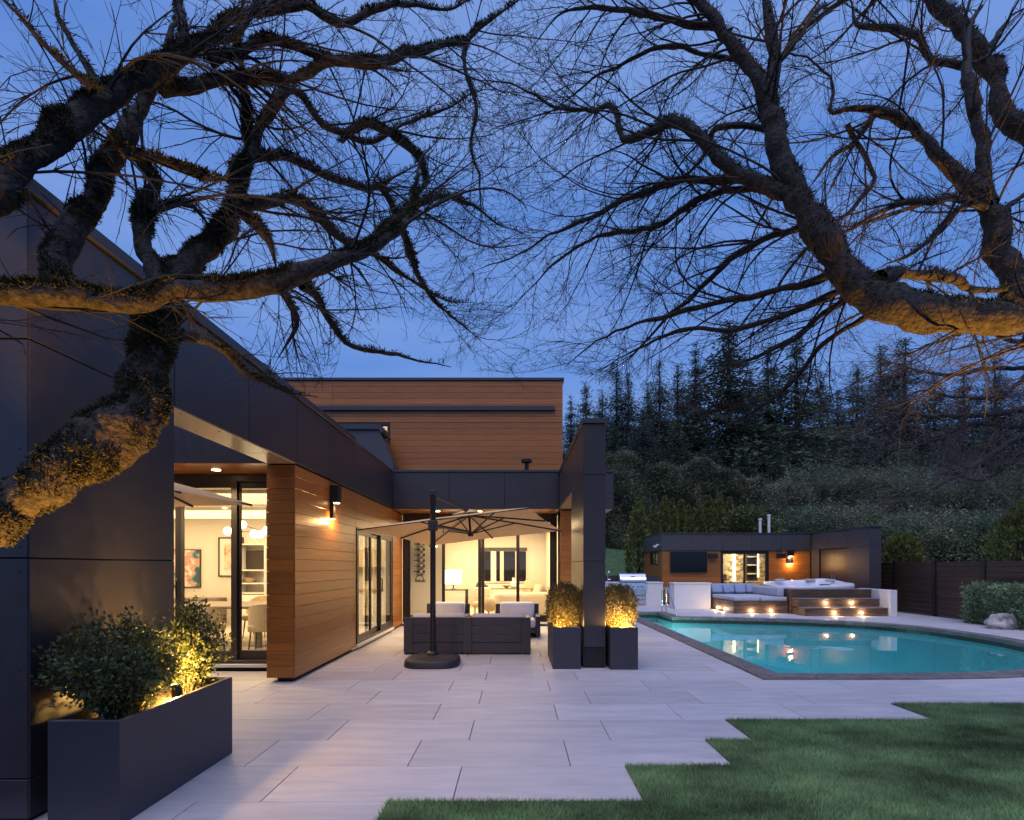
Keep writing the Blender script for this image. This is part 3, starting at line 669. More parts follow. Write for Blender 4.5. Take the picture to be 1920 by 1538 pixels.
# changing room behind the glass
part('room_wall', MB().box(5.81, 11.39, 23.80, 23.89, 0, 2.54).box(7.3, 7.4, PH + .16, 23.8, 0, 2.54).box(11.0, 11.1, PH + .16, 23.8, 0, 2.54).box(7.4, 11.0, PH + .16, 23.8, 2.50, 2.545), 'marble', ph)
part('room_floor', MB().box(5.81, 11.39, PH + .15, 23.8, 0, .04), 'floor_in', ph)
part('mirror_light', MB().box(9.52, 9.60, 23.72, 23.79, .78, 2.05), 'led_strip', ph); part('mirror_light', MB().box(10.55, 10.63, 23.72, 23.79, 1.0, 2.05), 'led_strip', ph)
for x in (8.5, 10.0):
    s = part('shelf_unit', MB().box(x - .02, x, 23.45, 23.79, .1, 2.2).box(x + .42, x + .44, 23.45, 23.79, .1, 2.2).box(x, x + .42, 23.76, 23.79, .1, 2.2), 'frame_bronze', ph)
    for z in (.75, 1.12, 1.5, 1.86): part('shelf', MB().cbox(x + .001, x + .419, 23.44, 23.755, z, z + .05, c=.003), 'white_trim', s)
part('vanity', MB().cbox(9.0, 10.9, 22.9, 23.4, .05, .78, c=.005).cbox(8.98, 10.92, 22.87, 23.42, .785, .84, c=.004), 'marble', ph)
part('towel', MB().rbox(8.98, 9.22, 23.70, 23.76, .65, 1.12, .02, 2), 'frame_bronze', ph)
point_light('pool_house_lamp', (9.0, 22.4, 2.4), 110, (1, .76, .40), kind='AREA', sx=2, sy=1.5)
point_light('pool_house_lamp', (6.6, 22.4, 2.3), 16, (1, .74, .36), .2)
# fin wall of the pool house with its dark doors
pfin = part('fin_wall', MB().box(11.434, 11.80, 17.514, 18.68, .02, 2.72).box(11.434, 11.80, 18.68, 20.42, 2.10, 2.72).box(11.434, 11.80, 20.42, 24, .02, 2.72), 'panel_back', ph)
for a, b in ((.03, .78), (.78, 2.12), (2.12, 2.72)):
    panel_y(pfin, 17.50, 11.42, 11.80, a, b, m='panel_grey')
    if a < 2.0: panel_x(pfin, 11.42, -1, 17.513, 18.69, a, b, m='panel_grey')
for a, b in ((17.513, 18.69), (18.69, 19.9), (19.9, PH - .06)): panel_x(pfin, 11.42, -1, a, b, 2.12, 2.72, m='panel_grey')
panel_x(pfin, 11.42, -1, 20.42, PH - .06, .03, 2.12, m='panel_grey')
part('fin_coping', MB().cbox(11.40, 11.83, 17.47, 24.0, 2.723, 2.775, c=.003), 'coping_metal', pfin)
dr = part('double_door', MB().box(11.50, 11.53, 18.69, 20.41, .02, 2.095), 'panel_back', ph)
for a, b in ((18.70, 19.545), (19.555, 20.40)): part('door_leaf', MB().cbox(11.47, 11.498, a, b, .03, 2.09, c=.003), 'panel', dr)
for y in (19.48, 19.62): part('handle', MB().tube([(11.468, y, 1.0), (11.44, y, 1.0), (11.44, y, 1.15), (11.468, y, 1.15)], .01, 6), 'chrome', dr)
for (x, h) in ((10.0, .68), (10.36, .84)):
    part('vent_pipe', MB().lathe([(.055, 2.6), (.055, 2.75 + h - .08), (.07, 2.75 + h - .08), (.07, 2.75 + h), (.02, 2.76 + h)], (x, 22.2, 0), 12), 'white_trim', ph, smooth=True)
fl = part('flood_light', MB().tube([(5.61, 21.3, 2.3), (5.50, 21.3, 2.32)], .03, 8).lathe([(.03, 0), (.06, .02), (.065, .09)], (5.47, 21.22, 2.2), 10).lathe([(.03, 0), (.06, .02), (.065, .09)], (5.47, 21.40, 2.2), 10), 'white_trim', ph, smooth=True)
tv = thing('television', 'large black television mounted on the cedar front of the pool house', 'television', (6.66, PH, 1.2))
part('case', MB().cbox(5.96, 7.38, PH - .09, PH - .03, 1.23, 2.035, c=.008), 'black_plastic', tv); part('screen', MB().box(5.975, 7.365, PH - .093, PH - .0905, 1.25, 2.02), 'screen', tv)
part('bracket', MB().box(6.5, 6.85, PH - .03, PH - .001, 1.45, 1.8), 'black_metal', tv)
for (x, lab) in ((7.60, 'small black outdoor speaker right of the television'), (10.24, 'small black outdoor speaker left of the pool house wall lamp')):
    s = thing('speaker', lab, 'speaker', (x, PH, 1.77), 'pool house speakers')
    part('case', MB().rbox(x - .17, x + .17, PH - .17, PH - .03, 1.775, 1.975, .02, 2), 'black_plastic', s); part('bracket', MB().box(x - .03, x + .03, PH - .03, PH - .001, 1.82, 1.92), 'black_metal', s)
    part('grille', MB().box(x - .15, x + .15, PH - .173, PH - .1705, 1.795, 1.955), 'frame_dark', s)
wl = thing('wall_lamp', 'lit black wall lamp on the cedar right of the pool house door', 'lamp', (10.62, PH, 1.6))
part('body', MB().cbox(10.52, 10.70, PH - .16, PH - .002, 1.86, 2.05, c=.006), 'black_metal', wl)
part('back_plate', MB().cbox(10.50, 10.70, PH - .04, PH - .002, 1.58, 1.855, c=.004), 'black_metal', wl)
part('lens', MB().box(10.54, 10.68, PH - .14, PH - .05, 1.845, 1.857), 'led', wl); part('lens', MB().box(10.52, 10.69, PH - .10, PH - .042, 1.565, 1.577), 'led', wl)
point_light('wall_lamp_light', (10.61, PH - .12, 1.80), 12, WARM2, .03); point_light('wall_lamp_light', (10.61, PH - .12, 1.52), 14, WARM2, .03)
# ------------------------------------------------------------------ outdoor kitchen
kc = thing('kitchen_counter', 'white outdoor kitchen counter with a tap beside the grill', 'counter', (4.4, 20.3, 0))
part('counter_body', MB().cbox(1.6, 3.90, 20.3, 21.0, .0, .83, c=.004).cbox(4.86, 5.5, 20.3, 21.0, 0, .83, c=.004).box(3.90, 4.86, 20.34, 21.0, 0, .50), 'plaster', kc)
part('counter_top', MB().cbox(1.58, 3.92, 20.28, 21.02, .834, .875, c=.004).cbox(4.84, 5.52, 20.28, 21.02, .834, .875, c=.004), 'white_trim', kc)
part('splash_back', MB().box(1.6, 5.5, 21.03, 21.1, .0, 1.10), 'panel', kc)
part('tap', MB().tube([(3.48, 20.6, .876), (3.48, 20.6, 1.22), (3.50, 20.57, 1.28), (3.50, 20.48, 1.28), (3.50, 20.45, 1.22)], .018, 8).tube([(3.48, 20.6, .97), (3.58, 20.6, .97)], .014, 6), 'chrome', kc, smooth=True)
gr = thing('grill', 'stainless steel gas grill built into the white counter', 'grill', (4.38, 20.3, .5))
part('fire_box', MB().cbox(3.91, 4.85, 20.26, 20.95, .505, .86, c=.006), 'steel', gr)
part('hood', MB().prism_x([(20.24, .885), (20.26, .98), (20.30, 1.05), (20.42, 1.17), (20.55, 1.21), (20.95, 1.21), (20.95, .885)], 3.89, 4.87), 'steel', gr)
part('hood_handle', MB().tube([(3.95, 20.20, .96), (4.81, 20.20, .96)], .016, 8).box(3.96, 3.98, 20.20, 20.26, .95, .97).box(4.78, 4.80, 20.20, 20.26, .95, .97), 'chrome', gr, smooth=True)
part('emblem', MB().box(4.30, 4.46, 20.31, 20.335, 1.075, 1.10), 'chrome', gr)
part('control_panel', MB().prism_x([(20.16, .64), (20.20, .80), (20.27, .82), (20.27, .64)], 3.88, 4.88), 'steel', gr)
for x in (4.02, 4.19, 4.36, 4.53, 4.62, 4.71):
    part('knob', MB().tube([(x, 20.19, .72), (x, 20.14, .715)], .022 if x != 4.62 else .014, 10), 'black_metal', gr, smooth=True)
for z in (.06, .22, .38):
    part('drawer', MB().cbox(3.93, 4.83, 20.29, 20.335, z, z + .14, c=.005), 'steel', kc)
# ------------------------------------------------------------------ white walls, lounge, hot tub platform
wb = part('garden_wall', MB().cbox(5.44, 6.70, 18.65, 19.2, 0, .86, c=.006).cbox(5.42, 6.72, 18.63, 19.22, .863, .90, c=.004), 'plaster'); tag(wb, 'white rendered low wall left of the outdoor lounge', 'wall', 'white low walls')
wr = part('garden_wall', MB().cbox(10.97, 11.17, 15.87, 17.4, 0, .77, c=.006), 'plaster'); tag(wr, 'white rendered end wall on the right of the hot tub steps', 'wall', 'white low walls')
lg = thing('outdoor_lounge', 'corner lounge on a dark timber base with pale grey cushions beside the hot tub', 'lounge', (7.6, 17.6, 0))
X0, X1, Y0, Y1 = 6.76, 8.44, 16.82, 19.3
base = part('timber_base', MB().box(X0 + .025, X1, Y0 + .025, Y1, 0, .36), 'cedar_back', lg)
for k in range(3):
    z = .005 + .118 * k
    part('plank', MB().cbox(X0 + .002, X1, Y0, Y0 + .022, z, z + .113, c=.003), 'ipe', base); part('plank', MB().cbox(X0, X0 + .022, Y0 + .002, Y1, z, z + .113, c=.003), 'ipe', base)
part('top_board', MB().cbox(X0 - .01, X1, Y0 - .01, Y1, .362, .38, c=.003), 'ipe', base)
for (a, b) in ((X0 + .01, 7.58), (7.60, 8.43)): part('seat_cushion', MB().rbox(a, b, Y0 + .01, 18.75, .382, .515, .035), 'cushion_grey', lg, smooth='all')
part('back_cushion', MB().rbox(X0, 8.40, 19.0, 19.28, .40, .86, .05), 'cushion_blue', lg, smooth='all')
part('back_cushion', MB().rbox(8.20, 8.43, 17.0, 18.98, .52, .80, .05), 'cushion_grey', lg, smooth='all')
for k, x in enumerate((6.80, 7.20, 7.60, 8.0)):
    pl = MB().rbox(-.19, .19, -.06, .06, -.17, .17, .055)
    R = Matrix.Rotation(-.35 + .05 * math.sin(k * 3), 3, 'X') @ Matrix.Rotation(.06 * math.sin(k * 5), 3, 'Y')
    pl.v = [tuple(R @ Vector(v) + Vector((x + .19, 18.86, .70))) for v in pl.v]
    tag(part('pillow', pl, 'cushion_blue', None, smooth='all', org=(x + .19, 18.86, .52)), '%s blue pillow leaning on the back of the outdoor lounge' % ('leftmost', 'second from left', 'third from left', 'rightmost')[k], 'pillow', 'blue lounge pillows')
tp = thing('hot_tub_platform', 'dark timber platform and two steps in front of the hot tub', 'platform', (9.7, 16.4, 0))
back = part('platform_core', MB().box(8.50, 10.95, 16.73, 17.0, 0, .74).box(8.50, 8.58, 17.0, 19.2, 0, .74).box(10.9, 10.95, 17.0, 19.2, 0, .74), 'cedar_back', tp)
for k in range(6): part('plank', MB().cbox(8.48, 10.955, 16.705, 16.728, .005 + .123 * k, .123 * (k + 1), c=.003), 'ipe', back)
for k in range(6): part('plank', MB().cbox(8.475, 8.497, 16.73, 19.2, .005 + .123 * k, .123 * (k + 1), c=.003), 'ipe', back)
part('top_board', MB().cbox(8.47, 10.96, 16.69, 17.0, .745, .77, c=.003), 'ipe_top', back)
for (xa, yf, z1) in ((8.50, 16.33, .50), (8.52, 15.96, .25)):
    st = part('step', MB().box(xa + .025, 10.94, yf + .025, 16.70, 0 if z1 < .3 else .255, z1 - .03), 'cedar_back', tp)
    z = z1 - .255
    for k in range(2):
        part('plank', MB().cbox(xa, 10.94, yf, yf + .022, z + .11 * k + .003, z + .11 * (k + 1), c=.003), 'ipe', st)
        part('plank', MB().cbox(xa, xa + .022, yf + .024, 16.70, z + .11 * k + .003, z + .11 * (k + 1), c=.003), 'ipe', st)
    part('tread', MB().cbox(xa - .015, 10.945, yf - .02, min(yf + .40, 16.70), z1 - .028, z1, c=.003), 'ipe_top', st)
def step_light(x, y, z, side, par):
    if side == 'y': part('step_light', MB().tube([(x, y, z), (x, y - .02, z)], .030, 12), 'led', par); l = (x, y - .06, z)
    else: part('step_light', MB().tube([(x, y, z), (x - .02, y, z)], .030, 12), 'led', par); l = (x - .06, y, z)
    point_light('step_lamp', l, 4.5, WARM, .02)
for x in (7.30, 7.92): step_light(x, Y0, .09, 'y', base)
for y in (17.55, 18.2): step_light(X0, y, .09, 'x', base)
for x in (9.34, 10.12): step_light(x, 16.33, .36, 'y', tp)
for x in (9.38, 10.18): step_light(x, 15.96, .10, 'y', tp)
ht = thing('hot_tub', 'white acrylic hot tub set into the timber platform', 'hot tub', (9.75, 18.1, 0))
def tubring(f, z, lift=0.):
    out = []
    for k in range(48):
        a = 2 * PI * k / 48; ca, sa = math.cos(a), math.sin(a); p = 2 / 4.2
        x = 9.72 + f * 1.16 * math.copysign(abs(ca) ** p, ca); y = 18.12 + f * 1.02 * math.copysign(abs(sa) ** p, sa)
        h = lift * (.5 + .5 * math.tanh(2.5 * (y - 18.1))) + lift * .10 * math.cos(4 * a + PI) + .45 * lift * (x - 9.72)
        out.append((x, y, z + h))
    return out
prof = [(1.0, .0, 0), (1.0, .66, 0), (1.04, .76, .03), (1.05, .82, .07), (1.02, .865, .10), (.95, .88, .11), (.88, .875, .10), (.84, .80, .07), (.80, .70, .03), (.74, .62, 0), (.3, .60, 0)]
mb = MB(); V = [v for f_, z, l in prof for v in tubring(f_, z, l)]; nn = 48
mb.add(V, [(i * nn + k, i * nn + (k + 1) % nn, (i + 1) * nn + (k + 1) % nn, (i + 1) * nn + k) for i in range(len(prof) - 1) for k in range(nn)] + [tuple(range((len(prof) - 1) * nn, len(prof) * nn))])
part('shell', mb, 'acrylic', ht, smooth='all')
for (x, y) in ((9.2, 18.9), (10.3, 18.95), (10.62, 18.3)): part('headrest', MB().rbox(x - .16, x + .16, y - .06, y + .06, .95, 1.03, .03), 'cushion_grey', ht, smooth='all')
part('control_pad', MB().cbox(9.65, 9.95, 17.14, 17.24, .80, .90, c=.01), 'black_plastic', ht)
# pool handrail
hr = part('pool_handrail', MB().tube([(4.70, 16.95, .02), (4.70, 16.95, .70), (4.70, 16.88, .82), (4.70, 16.75, .80), (4.66, 15.55, -.1), (4.66, 15.5, -.5)], .022, 10).tube([(4.58, 17.0, .02), (4.58, 17.0, .70), (4.60, 16.94, .78), (4.68, 16.90, .81)], .022, 10), 'chrome', smooth=True); tag(hr, 'bent stainless handrail at the steps of the pool', 'handrail')
# ------------------------------------------------------------------ fence, boulder, clipped hedge
FX = 12.35
posts = [11.0, 12.7, 14.3, 15.98, 17.67, 19.4]
fn = thing('fence', 'dark brown horizontal board fence with black posts on the right of the pool', 'fence', (FX, 15, 0))
for a, b in zip(posts, posts[1:]):
    me = MB().cbox(0, .025, a + .056, b - .056, .004, .139, c=.003).mesh('board'); me.materials.append(MATS['fence_board'])
    for k in range(11): piece('board', me, (FX, 0, .03 + .143 * k), fn)
for y in posts:
    p = part('post', MB().box(FX - .03, FX + .07, y - .055, y + .055, 0, 1.63), 'fence_post', fn); part('post_cap', MB().prism(((FX - .045, y - .07), (FX + .085, y - .07), (FX + .085, y + .07), (FX - .045, y + .07)), 1.632, 1.66), 'coping_metal', p)
bm = bmesh.new(); bmesh.ops.create_icosphere(bm, subdivisions=4, radius=1)
for v in bm.verts:
    d = v.co.normalized(); r = 1 + .32 * noise.noise(d * 1.6 + Vector((3, 1, 7))) + .13 * noise.noise(d * 4) + .05 * noise.noise(d * 11)
    v.co = Vector((d.x * .36 * r, d.y * .3 * r, max(d.z, -.55) * .26 * r + .14))
for f_ in bm.faces: f_.smooth = True
me = bpy.data.meshes.new('boulder'); bm.to_mesh(me); bm.free(); me.materials.append(MATS['rock'])
rk = bpy.data.objects.new('boulder', me); rk.location = (11.45, 12.75, .0); rk.scale = (.88, .88, .9); COL.objects.link(rk); tag(rk, 'pale grey boulder at the deck edge in front of the clipped hedge', 'boulder')
# ------------------------------------------------------------------ planters and shrubs
def planter(x0, x1, y0, y1, label):
    h = .60; t = thing('planter', label, 'planter', ((x0 + x1) / 2, (y0 + y1) / 2, 0), 'charcoal rectangular planters')
    R = lambda d, z: [(x0 + d, y0 + d, z), (x1 - d, y0 + d, z), (x1 - d, y1 - d, z), (x0 + d, y1 - d, z)]
    V = R(.003, .0) + R(0, .004) + R(0, h - .004) + R(.004, h) + R(.026, h) + R(.03, h - .004) + R(.03, .45)
    part('box', MB().add(V, [(4 * i + j, 4 * i + (j + 1) % 4, 4 * i + 4 + (j + 1) % 4, 4 * i + 4 + j) for i in range(6) for j in range(4)] + [(3, 2, 1, 0)]), 'planter', t)
    s = MB(); nx_, ny_ = 8, 20
    V = [(x0 + .031 + (x1 - x0 - .062) * i / nx_, y0 + .031 + (y1 - y0 - .062) * j / ny_, .53 + random.uniform(-.012, .02)) for j in range(ny_ + 1) for i in range(nx_ + 1)]
    part('soil', s.add(V, [(j * (nx_ + 1) + i, j * (nx_ + 1) + i + 1, (j + 1) * (nx_ + 1) + i + 1, (j + 1) * (nx_ + 1) + i) for j in range(ny_) for i in range(nx_)]), 'soil', t)
planter(-2.64, -2.235, 3.05, 4.26, 'long charcoal planter against the dark wall in the left foreground')
planter(.52, .92, 7.73, 8.95, 'charcoal planter left of the tall dark fin wall')
planter(1.335, 1.73, 7.69, 8.9, 'charcoal planter right of the tall dark fin wall, towards the pool')
def shrub(label, loc, n, height, rad, leaf, leafm, nleaf, group, lean=(0, 0), box=False):
    t = thing('shrub', label, 'shrub', loc, group); st = MB(); P = []; D = []
    for k in range(n):
        a = random.uniform(0, 2 * PI); rr = math.sqrt(random.random())
        if box: tx, ty = random.uniform(-1, 1) * rad[0], random.uniform(-1, 1) * rad[1]; hh = height * random.uniform(.82, 1.06)
        else: tx, ty = rr * math.cos(a) * rad[0] + lean[0], rr * math.sin(a) * rad[1] + lean[1]; hh = height * random.uniform(.55, 1.1) * (1.08 - .45 * rr * rr)
        p0 = Vector((loc[0] + tx * .15, loc[1] + ty * .3, loc[2])); p3 = Vector((loc[0] + tx, loc[1] + ty, loc[2] + hh))
        pts = []
        for i in range(6):
            u = i / 5; q = p0.lerp(p3, u) + Vector((random.gauss(0, .012), random.gauss(0, .012), .06 * math.sin(PI * u)))
            pts.append(q)
        st.tube(pts, [.004 * (1 - .12 * i) for i in range(6)], 4, False)
        m = nleaf
        for j in range(m):
            u = random.random() ** (.6 if not box else .85); i = min(4, int(u * 5)); q = pts[i].lerp(pts[i + 1], u * 5 - i)
            off = Vector((random.gauss(0, 1), random.gauss(0, 1), random.gauss(0, 1))) * (.03 if not box else .04)
            P.append(q + off); D.append(off.normalized() + Vector((0, 0, .3)))
    if box:
        n2 = 11000; q = RNG.normal(size=(n2, 3)); q /= (np.abs(q) ** 3.2).sum(1, keepdims=True) ** (1 / 3.2); k_ = (1 - .55 * RNG.random((n2, 1)) ** 2.2) * (1 + .07 * RNG.normal(size=(n2, 1)))
        lump = np.array([noise.noise(Vector(v) * 2.3 + Vector(loc)) for v in q])[:, None]; q = q * k_ * (1 + .16 * lump)
        P = q * np.array((rad[0] * 1.12, rad[1] * 1.1, height * .50)) + np.array(loc) + np.array((0, 0, height * .56)); D = q + np.array((0, 0, .5))
    part('stems', st, 'stem', t)['kind'] = 'stuff'
    me = leaf_mesh('foliage', np.array(P) - np.array(loc), RNG.uniform(.6, 1.3, len(P)) * leaf, leafm, .6, D=np.array(D))
    o = bpy.data.objects.new('foliage', me); link(o, t); o['kind'] = 'stuff'
shrub('leafy green shrub filling the front of the long planter', (-2.43, 3.36, .53), 170, .58, (.38, .36), .029, 'leaf', 70, 'planter shrubs', (-.04, -.02))
shrub('leafy green shrub at the far end of the long planter by the dining door', (-2.41, 4.03, .53), 90, .62, (.23, .22), .028, 'leaf', 70, 'planter shrubs')
shrub('golden lit boxwood in the planter left of the fin wall', (.72, 8.22, .53), 24, .62, (.21, .34), .026, 'leaf_box', 2, 'planter boxwoods', box=True)
shrub('golden lit boxwood in the planter right of the fin wall', (1.53, 8.16, .53), 24, .60, (.22, .34), .026, 'leaf_box', 2, 'planter boxwoods', box=True)
def spotlight(x, y, z, label, e, aim=(0, 0, 1), glow=True, spot=None, col=(1, .55, .14)):
    t = thing('garden_spotlight', label, 'spotlight', (x, y, z), 'garden spotlights'); a = Vector(aim).normalized(); o = Vector((x, y, z + .07))
    part('housing', MB().tube([o - a * .05, o - a * .045, o + a * .05], [.02, .032, .036], 12), 'black_metal', t, smooth=True); part('stake', MB().tube([(x, y, z - .04), (x, y, z + .05)], .008, 6), 'black_metal', t)
    part('lens', MB().tube([o + a * .0505, o + a * .054], .03, 12), 'led', t)
    point_light('spotlight_lamp', tuple(o + a * .085), e, col, .025, *(('SPOT',) if spot else ()), **(dict(spot=spot, rot=a.to_track_quat('-Z', 'Y').to_euler()) if spot else {}))
spotlight(-2.32, 3.70, .54, 'small garden spotlight glowing between the shrubs of the long planter', 85, (-.25, .25, 1))
spotlight(.62, 7.80, .43, 'small garden spotlight in the planter left of the fin wall', 48, (.1, .3, 1))
spotlight(1.52, 7.76, .43, 'small garden spotlight in the planter right of the fin wall', 110, (.0, .2, 1))
spotlight(1.62, 8.45, .43, 'second garden spotlight, deeper in the planter right of the fin wall', 70, (.0, -.2, 1))
spotlight(-1.95, 2.0, .0, 'garden spotlight at the foot of the mossy tree', 850, (-.10, .14, 1), spot=.85, col=(1, .44, .06))
spotlight(3.95, 3.35, .03, 'garden spotlight in the lawn below the right tree', 2300, (-.12, .06, 1), spot=.85, col=(1, .44, .06))
# ------------------------------------------------------------------ cantilever umbrellas
def umbrella(apex, cor, pole, ztop, zarm, label):
    A = Vector(apex); C = [Vector(c) for c in cor]; E_ = []
    for i in range(4):
        E_.append(C[i]); m = (C[i] + C[(i + 1) % 4]) / 2; E_.append(m.lerp(A, .035))
    t = thing('cantilever_umbrella', label, 'umbrella', (pole[0], pole[1], 0), 'cantilever umbrellas')
    px_, py_ = pole
    bp = []
    for k in range(32):
        a = 2 * PI * k / 32; q = 2 / 3.2; bp.append((math.copysign(abs(math.cos(a)) ** q, math.cos(a)), math.copysign(abs(math.sin(a)) ** q, math.sin(a))))
    V = []; pr = [(.405, 0), (.41, .02), (.40, .085), (.385, .105), (.30, .125), (.16, .135), (.09, .15)]
    for r, z in pr: V += [(px_ + u * r, py_ + w * r, z) for u, w in bp]
    part('base', MB().add(V, [(i * 32 + k, i * 32 + (k + 1) % 32, (i + 1) * 32 + (k + 1) % 32, (i + 1) * 32 + k) for i in range(len(pr) - 1) for k in range(32)] + [tuple(range((len(pr) - 1) * 32, len(pr) * 32))]), 'black_plastic', t, smooth=True)
    po = part('pole', MB().tube([(px_, py_, .14), (px_, py_, ztop)], .042, 14).lathe([(.09, .15), (.09, .17), (.055, .20), (.055, .30)], (px_, py_, 0), 14), 'black_metal', t, smooth=True)
    part('pole_cap', MB().rbox(px_ - .05, px_ + .05, py_ - .05, py_ + .05, ztop - .02, ztop + .06, .01, 2), 'black_plastic', po)
    nrm = (C[2] - C[0]).cross(C[3] - C[1]).normalized(); nrm = nrm if nrm.z > 0 else -nrm
    hub = A - nrm * .36
    part('collar', MB().rbox(px_ - .065, px_ + .065, py_ - .065, py_ + .07, zarm - .09, zarm + .07, .015, 2).tube([(px_ + .05, py_ - .02, zarm - .05), (px_ + .16, py_ - .03, zarm - .05), (px_ + .16, py_ - .03, zarm - .12)], .01, 6), 'black_plastic', t)
    part('arm', MB().tube([(px_, py_ + .03, zarm), tuple(hub + Vector((0, 0, .03)))], .026, 8), 'black_metal', t, smooth=True)
    part('strut', MB().tube([(px_, py_, ztop - .01), tuple(A + nrm * .05)], .030, 8), 'black_metal', t, smooth=True)
    V = [tuple(A)]; Fc = []; NR = 7
    for r in range(1, NR + 1):
        for k in range(8):
            for s in range(4):
                u = s / 4; e = E_[k].lerp(E_[(k + 1) % 8], u); f_ = r / NR
                q = A.lerp(e, f_); q = q - nrm * (.035 * math.sin(PI * u) * f_ * (1.15 - f_) + .05 * f_ * (1 - f_) * -1)
                V.append(tuple(q))
    M_ = 32
    for k in range(M_): Fc.append((0, 1 + k, 1 + (k + 1) % M_))
    for r in range(NR - 1):
        for k in range(M_): Fc.append((1 + r * M_ + k, 1 + (r + 1) * M_ + k, 1 + (r + 1) * M_ + (k + 1) % M_, 1 + r * M_ + (k + 1) % M_))
    cn = part('canopy', MB().add(V, Fc), 'canvas', t, smooth=True)
    part('vent', MB().add([tuple(A + nrm * .09)] + [tuple(A.lerp(E_[k], .17) + nrm * .035) for k in range(8)], [(0, 1 + k, 1 + (k + 1) % 8) for k in range(8)]), 'canvas', cn)
    part('hub', MB().tube([tuple(A + nrm * .02), tuple(A - nrm * .40)], .022, 10).tube([tuple(hub - nrm * .04), tuple(hub + nrm * .03)], .05, 12), 'black_plastic', t)
    for k in range(8):
        rb_ = part('rib', MB().tube([tuple(A - nrm * .03), tuple(A.lerp(E_[k], .5) - nrm * .016), tuple(E_[k] - nrm * .012)], .014, 6), 'black_metal', t)
        part('rib_strut', MB().tube([tuple(hub), tuple(A.lerp(E_[k], .47) - nrm * .02)], .012, 6), 'black_metal', rb_)
umbrella((-.84, 9.63, 2.40), [(-2.52, 8.59, 2.06), (.19, 7.91, 2.33), (.89, 10.62, 2.17), (-1.82, 11.31, 1.90)], (-1.25, 8.12), 2.55, 2.09, 'open beige cantilever umbrella tilted over the patio sofa')
umbrella((-4.2, 5.75, 2.50), [(-5.33, 5.2, 2.22), (-3.65, 4.62, 2.24), (-3.07, 6.3, 2.19), (-4.75, 6.88, 2.2)], (-5.45, 6.3), 2.66, 2.2, 'second beige umbrella, its tip showing in front of the dining door')
# ------------------------------------------------------------------ patio furniture
so = thing('patio_sofa', 'charcoal slatted two-seat patio sofa seen from behind under the umbrella', 'sofa', (-.8, 9.4, 0))
xa, xb, ya = -1.87, .24, 8.99
for (a, b) in ((xa, xa + .15), (-.89, -.74), (xb - .15, xb)): part('back_post', MB().cbox(a, b, ya, ya + .05, .03, .62, c=.004), 'sofa_frame', so)
for (a, b) in ((xa + .15, -.89), (-.74, xb - .15)):
    for (z0, z1) in ((.03, .195), (.207, .338), (.350, .480), (.492, .62)): part('back_board', MB().cbox(a + .001, b - .001, ya + .006, ya + .045, z0, z1, c=.004), 'sofa_frame', so)
for x in (xa, xb - .07): part('arm', MB().cbox(x, x + .07, ya + .052, 9.86, .03, .58, c=.005), 'sofa_frame', so)
part('seat_frame', MB().cbox(xa + .072, xb - .072, ya + .052, 9.84, .18, .25, c=.004), 'sofa_frame', so)
for x in (xa + .01, -.84, xb - .06):
    for y in (ya + .01, 9.80): part('foot', MB().box(x, x + .05, y, y + .05, 0, .03), 'black_plastic', so)
for (a, b) in ((xa + .08, -.825), (-.805, xb - .08)):
    part('seat_cushion', MB().rbox(a, b, 9.22, 9.86, .252, .40, .04), 'cushion_white', so, smooth='all'); part('back_cushion', MB().rbox(a + .05, b - .02, 9.05, 9.24, .30, .672, .05), 'cushion_white', so, smooth='all')
def armchair(xc, y0, label):
    t = thing('patio_armchair', label, 'armchair', (xc, y0 + .4, 0), 'white cushioned patio armchairs'); w = .475; y1 = y0 + .9
    for x in (xc - w, xc + w - .09): part('arm', MB().cbox(x, x + .09, y0, y1 - .052, .02, .44, c=.005), 'sofa_frame', t)
    part('back', MB().cbox(xc - w, xc + w, y1 - .05, y1, .02, .645, c=.005), 'sofa_frame', t); part('seat_frame', MB().cbox(xc - w + .092, xc + w - .092, y0 + .01, y1 - .052, .10, .20, c=.004), 'sofa_frame', t)
    part('seat_cushion', MB().rbox(xc - w + .095, xc + w - .095, y0 - .01, y1 - .2, .203, .37, .045), 'cushion_white', t, smooth='all'); part('back_cushion', MB().rbox(xc - w + .10, xc + w - .10, y1 - .24, y1 - .055, .32, .69, .06), 'cushion_white', t, smooth='all')
armchair(.02, 11.1, 'right one of the two patio armchairs with a plump white back cushion')
armchair(-1.50, 11.1, 'left one of the two patio armchairs, partly behind the umbrella pole')
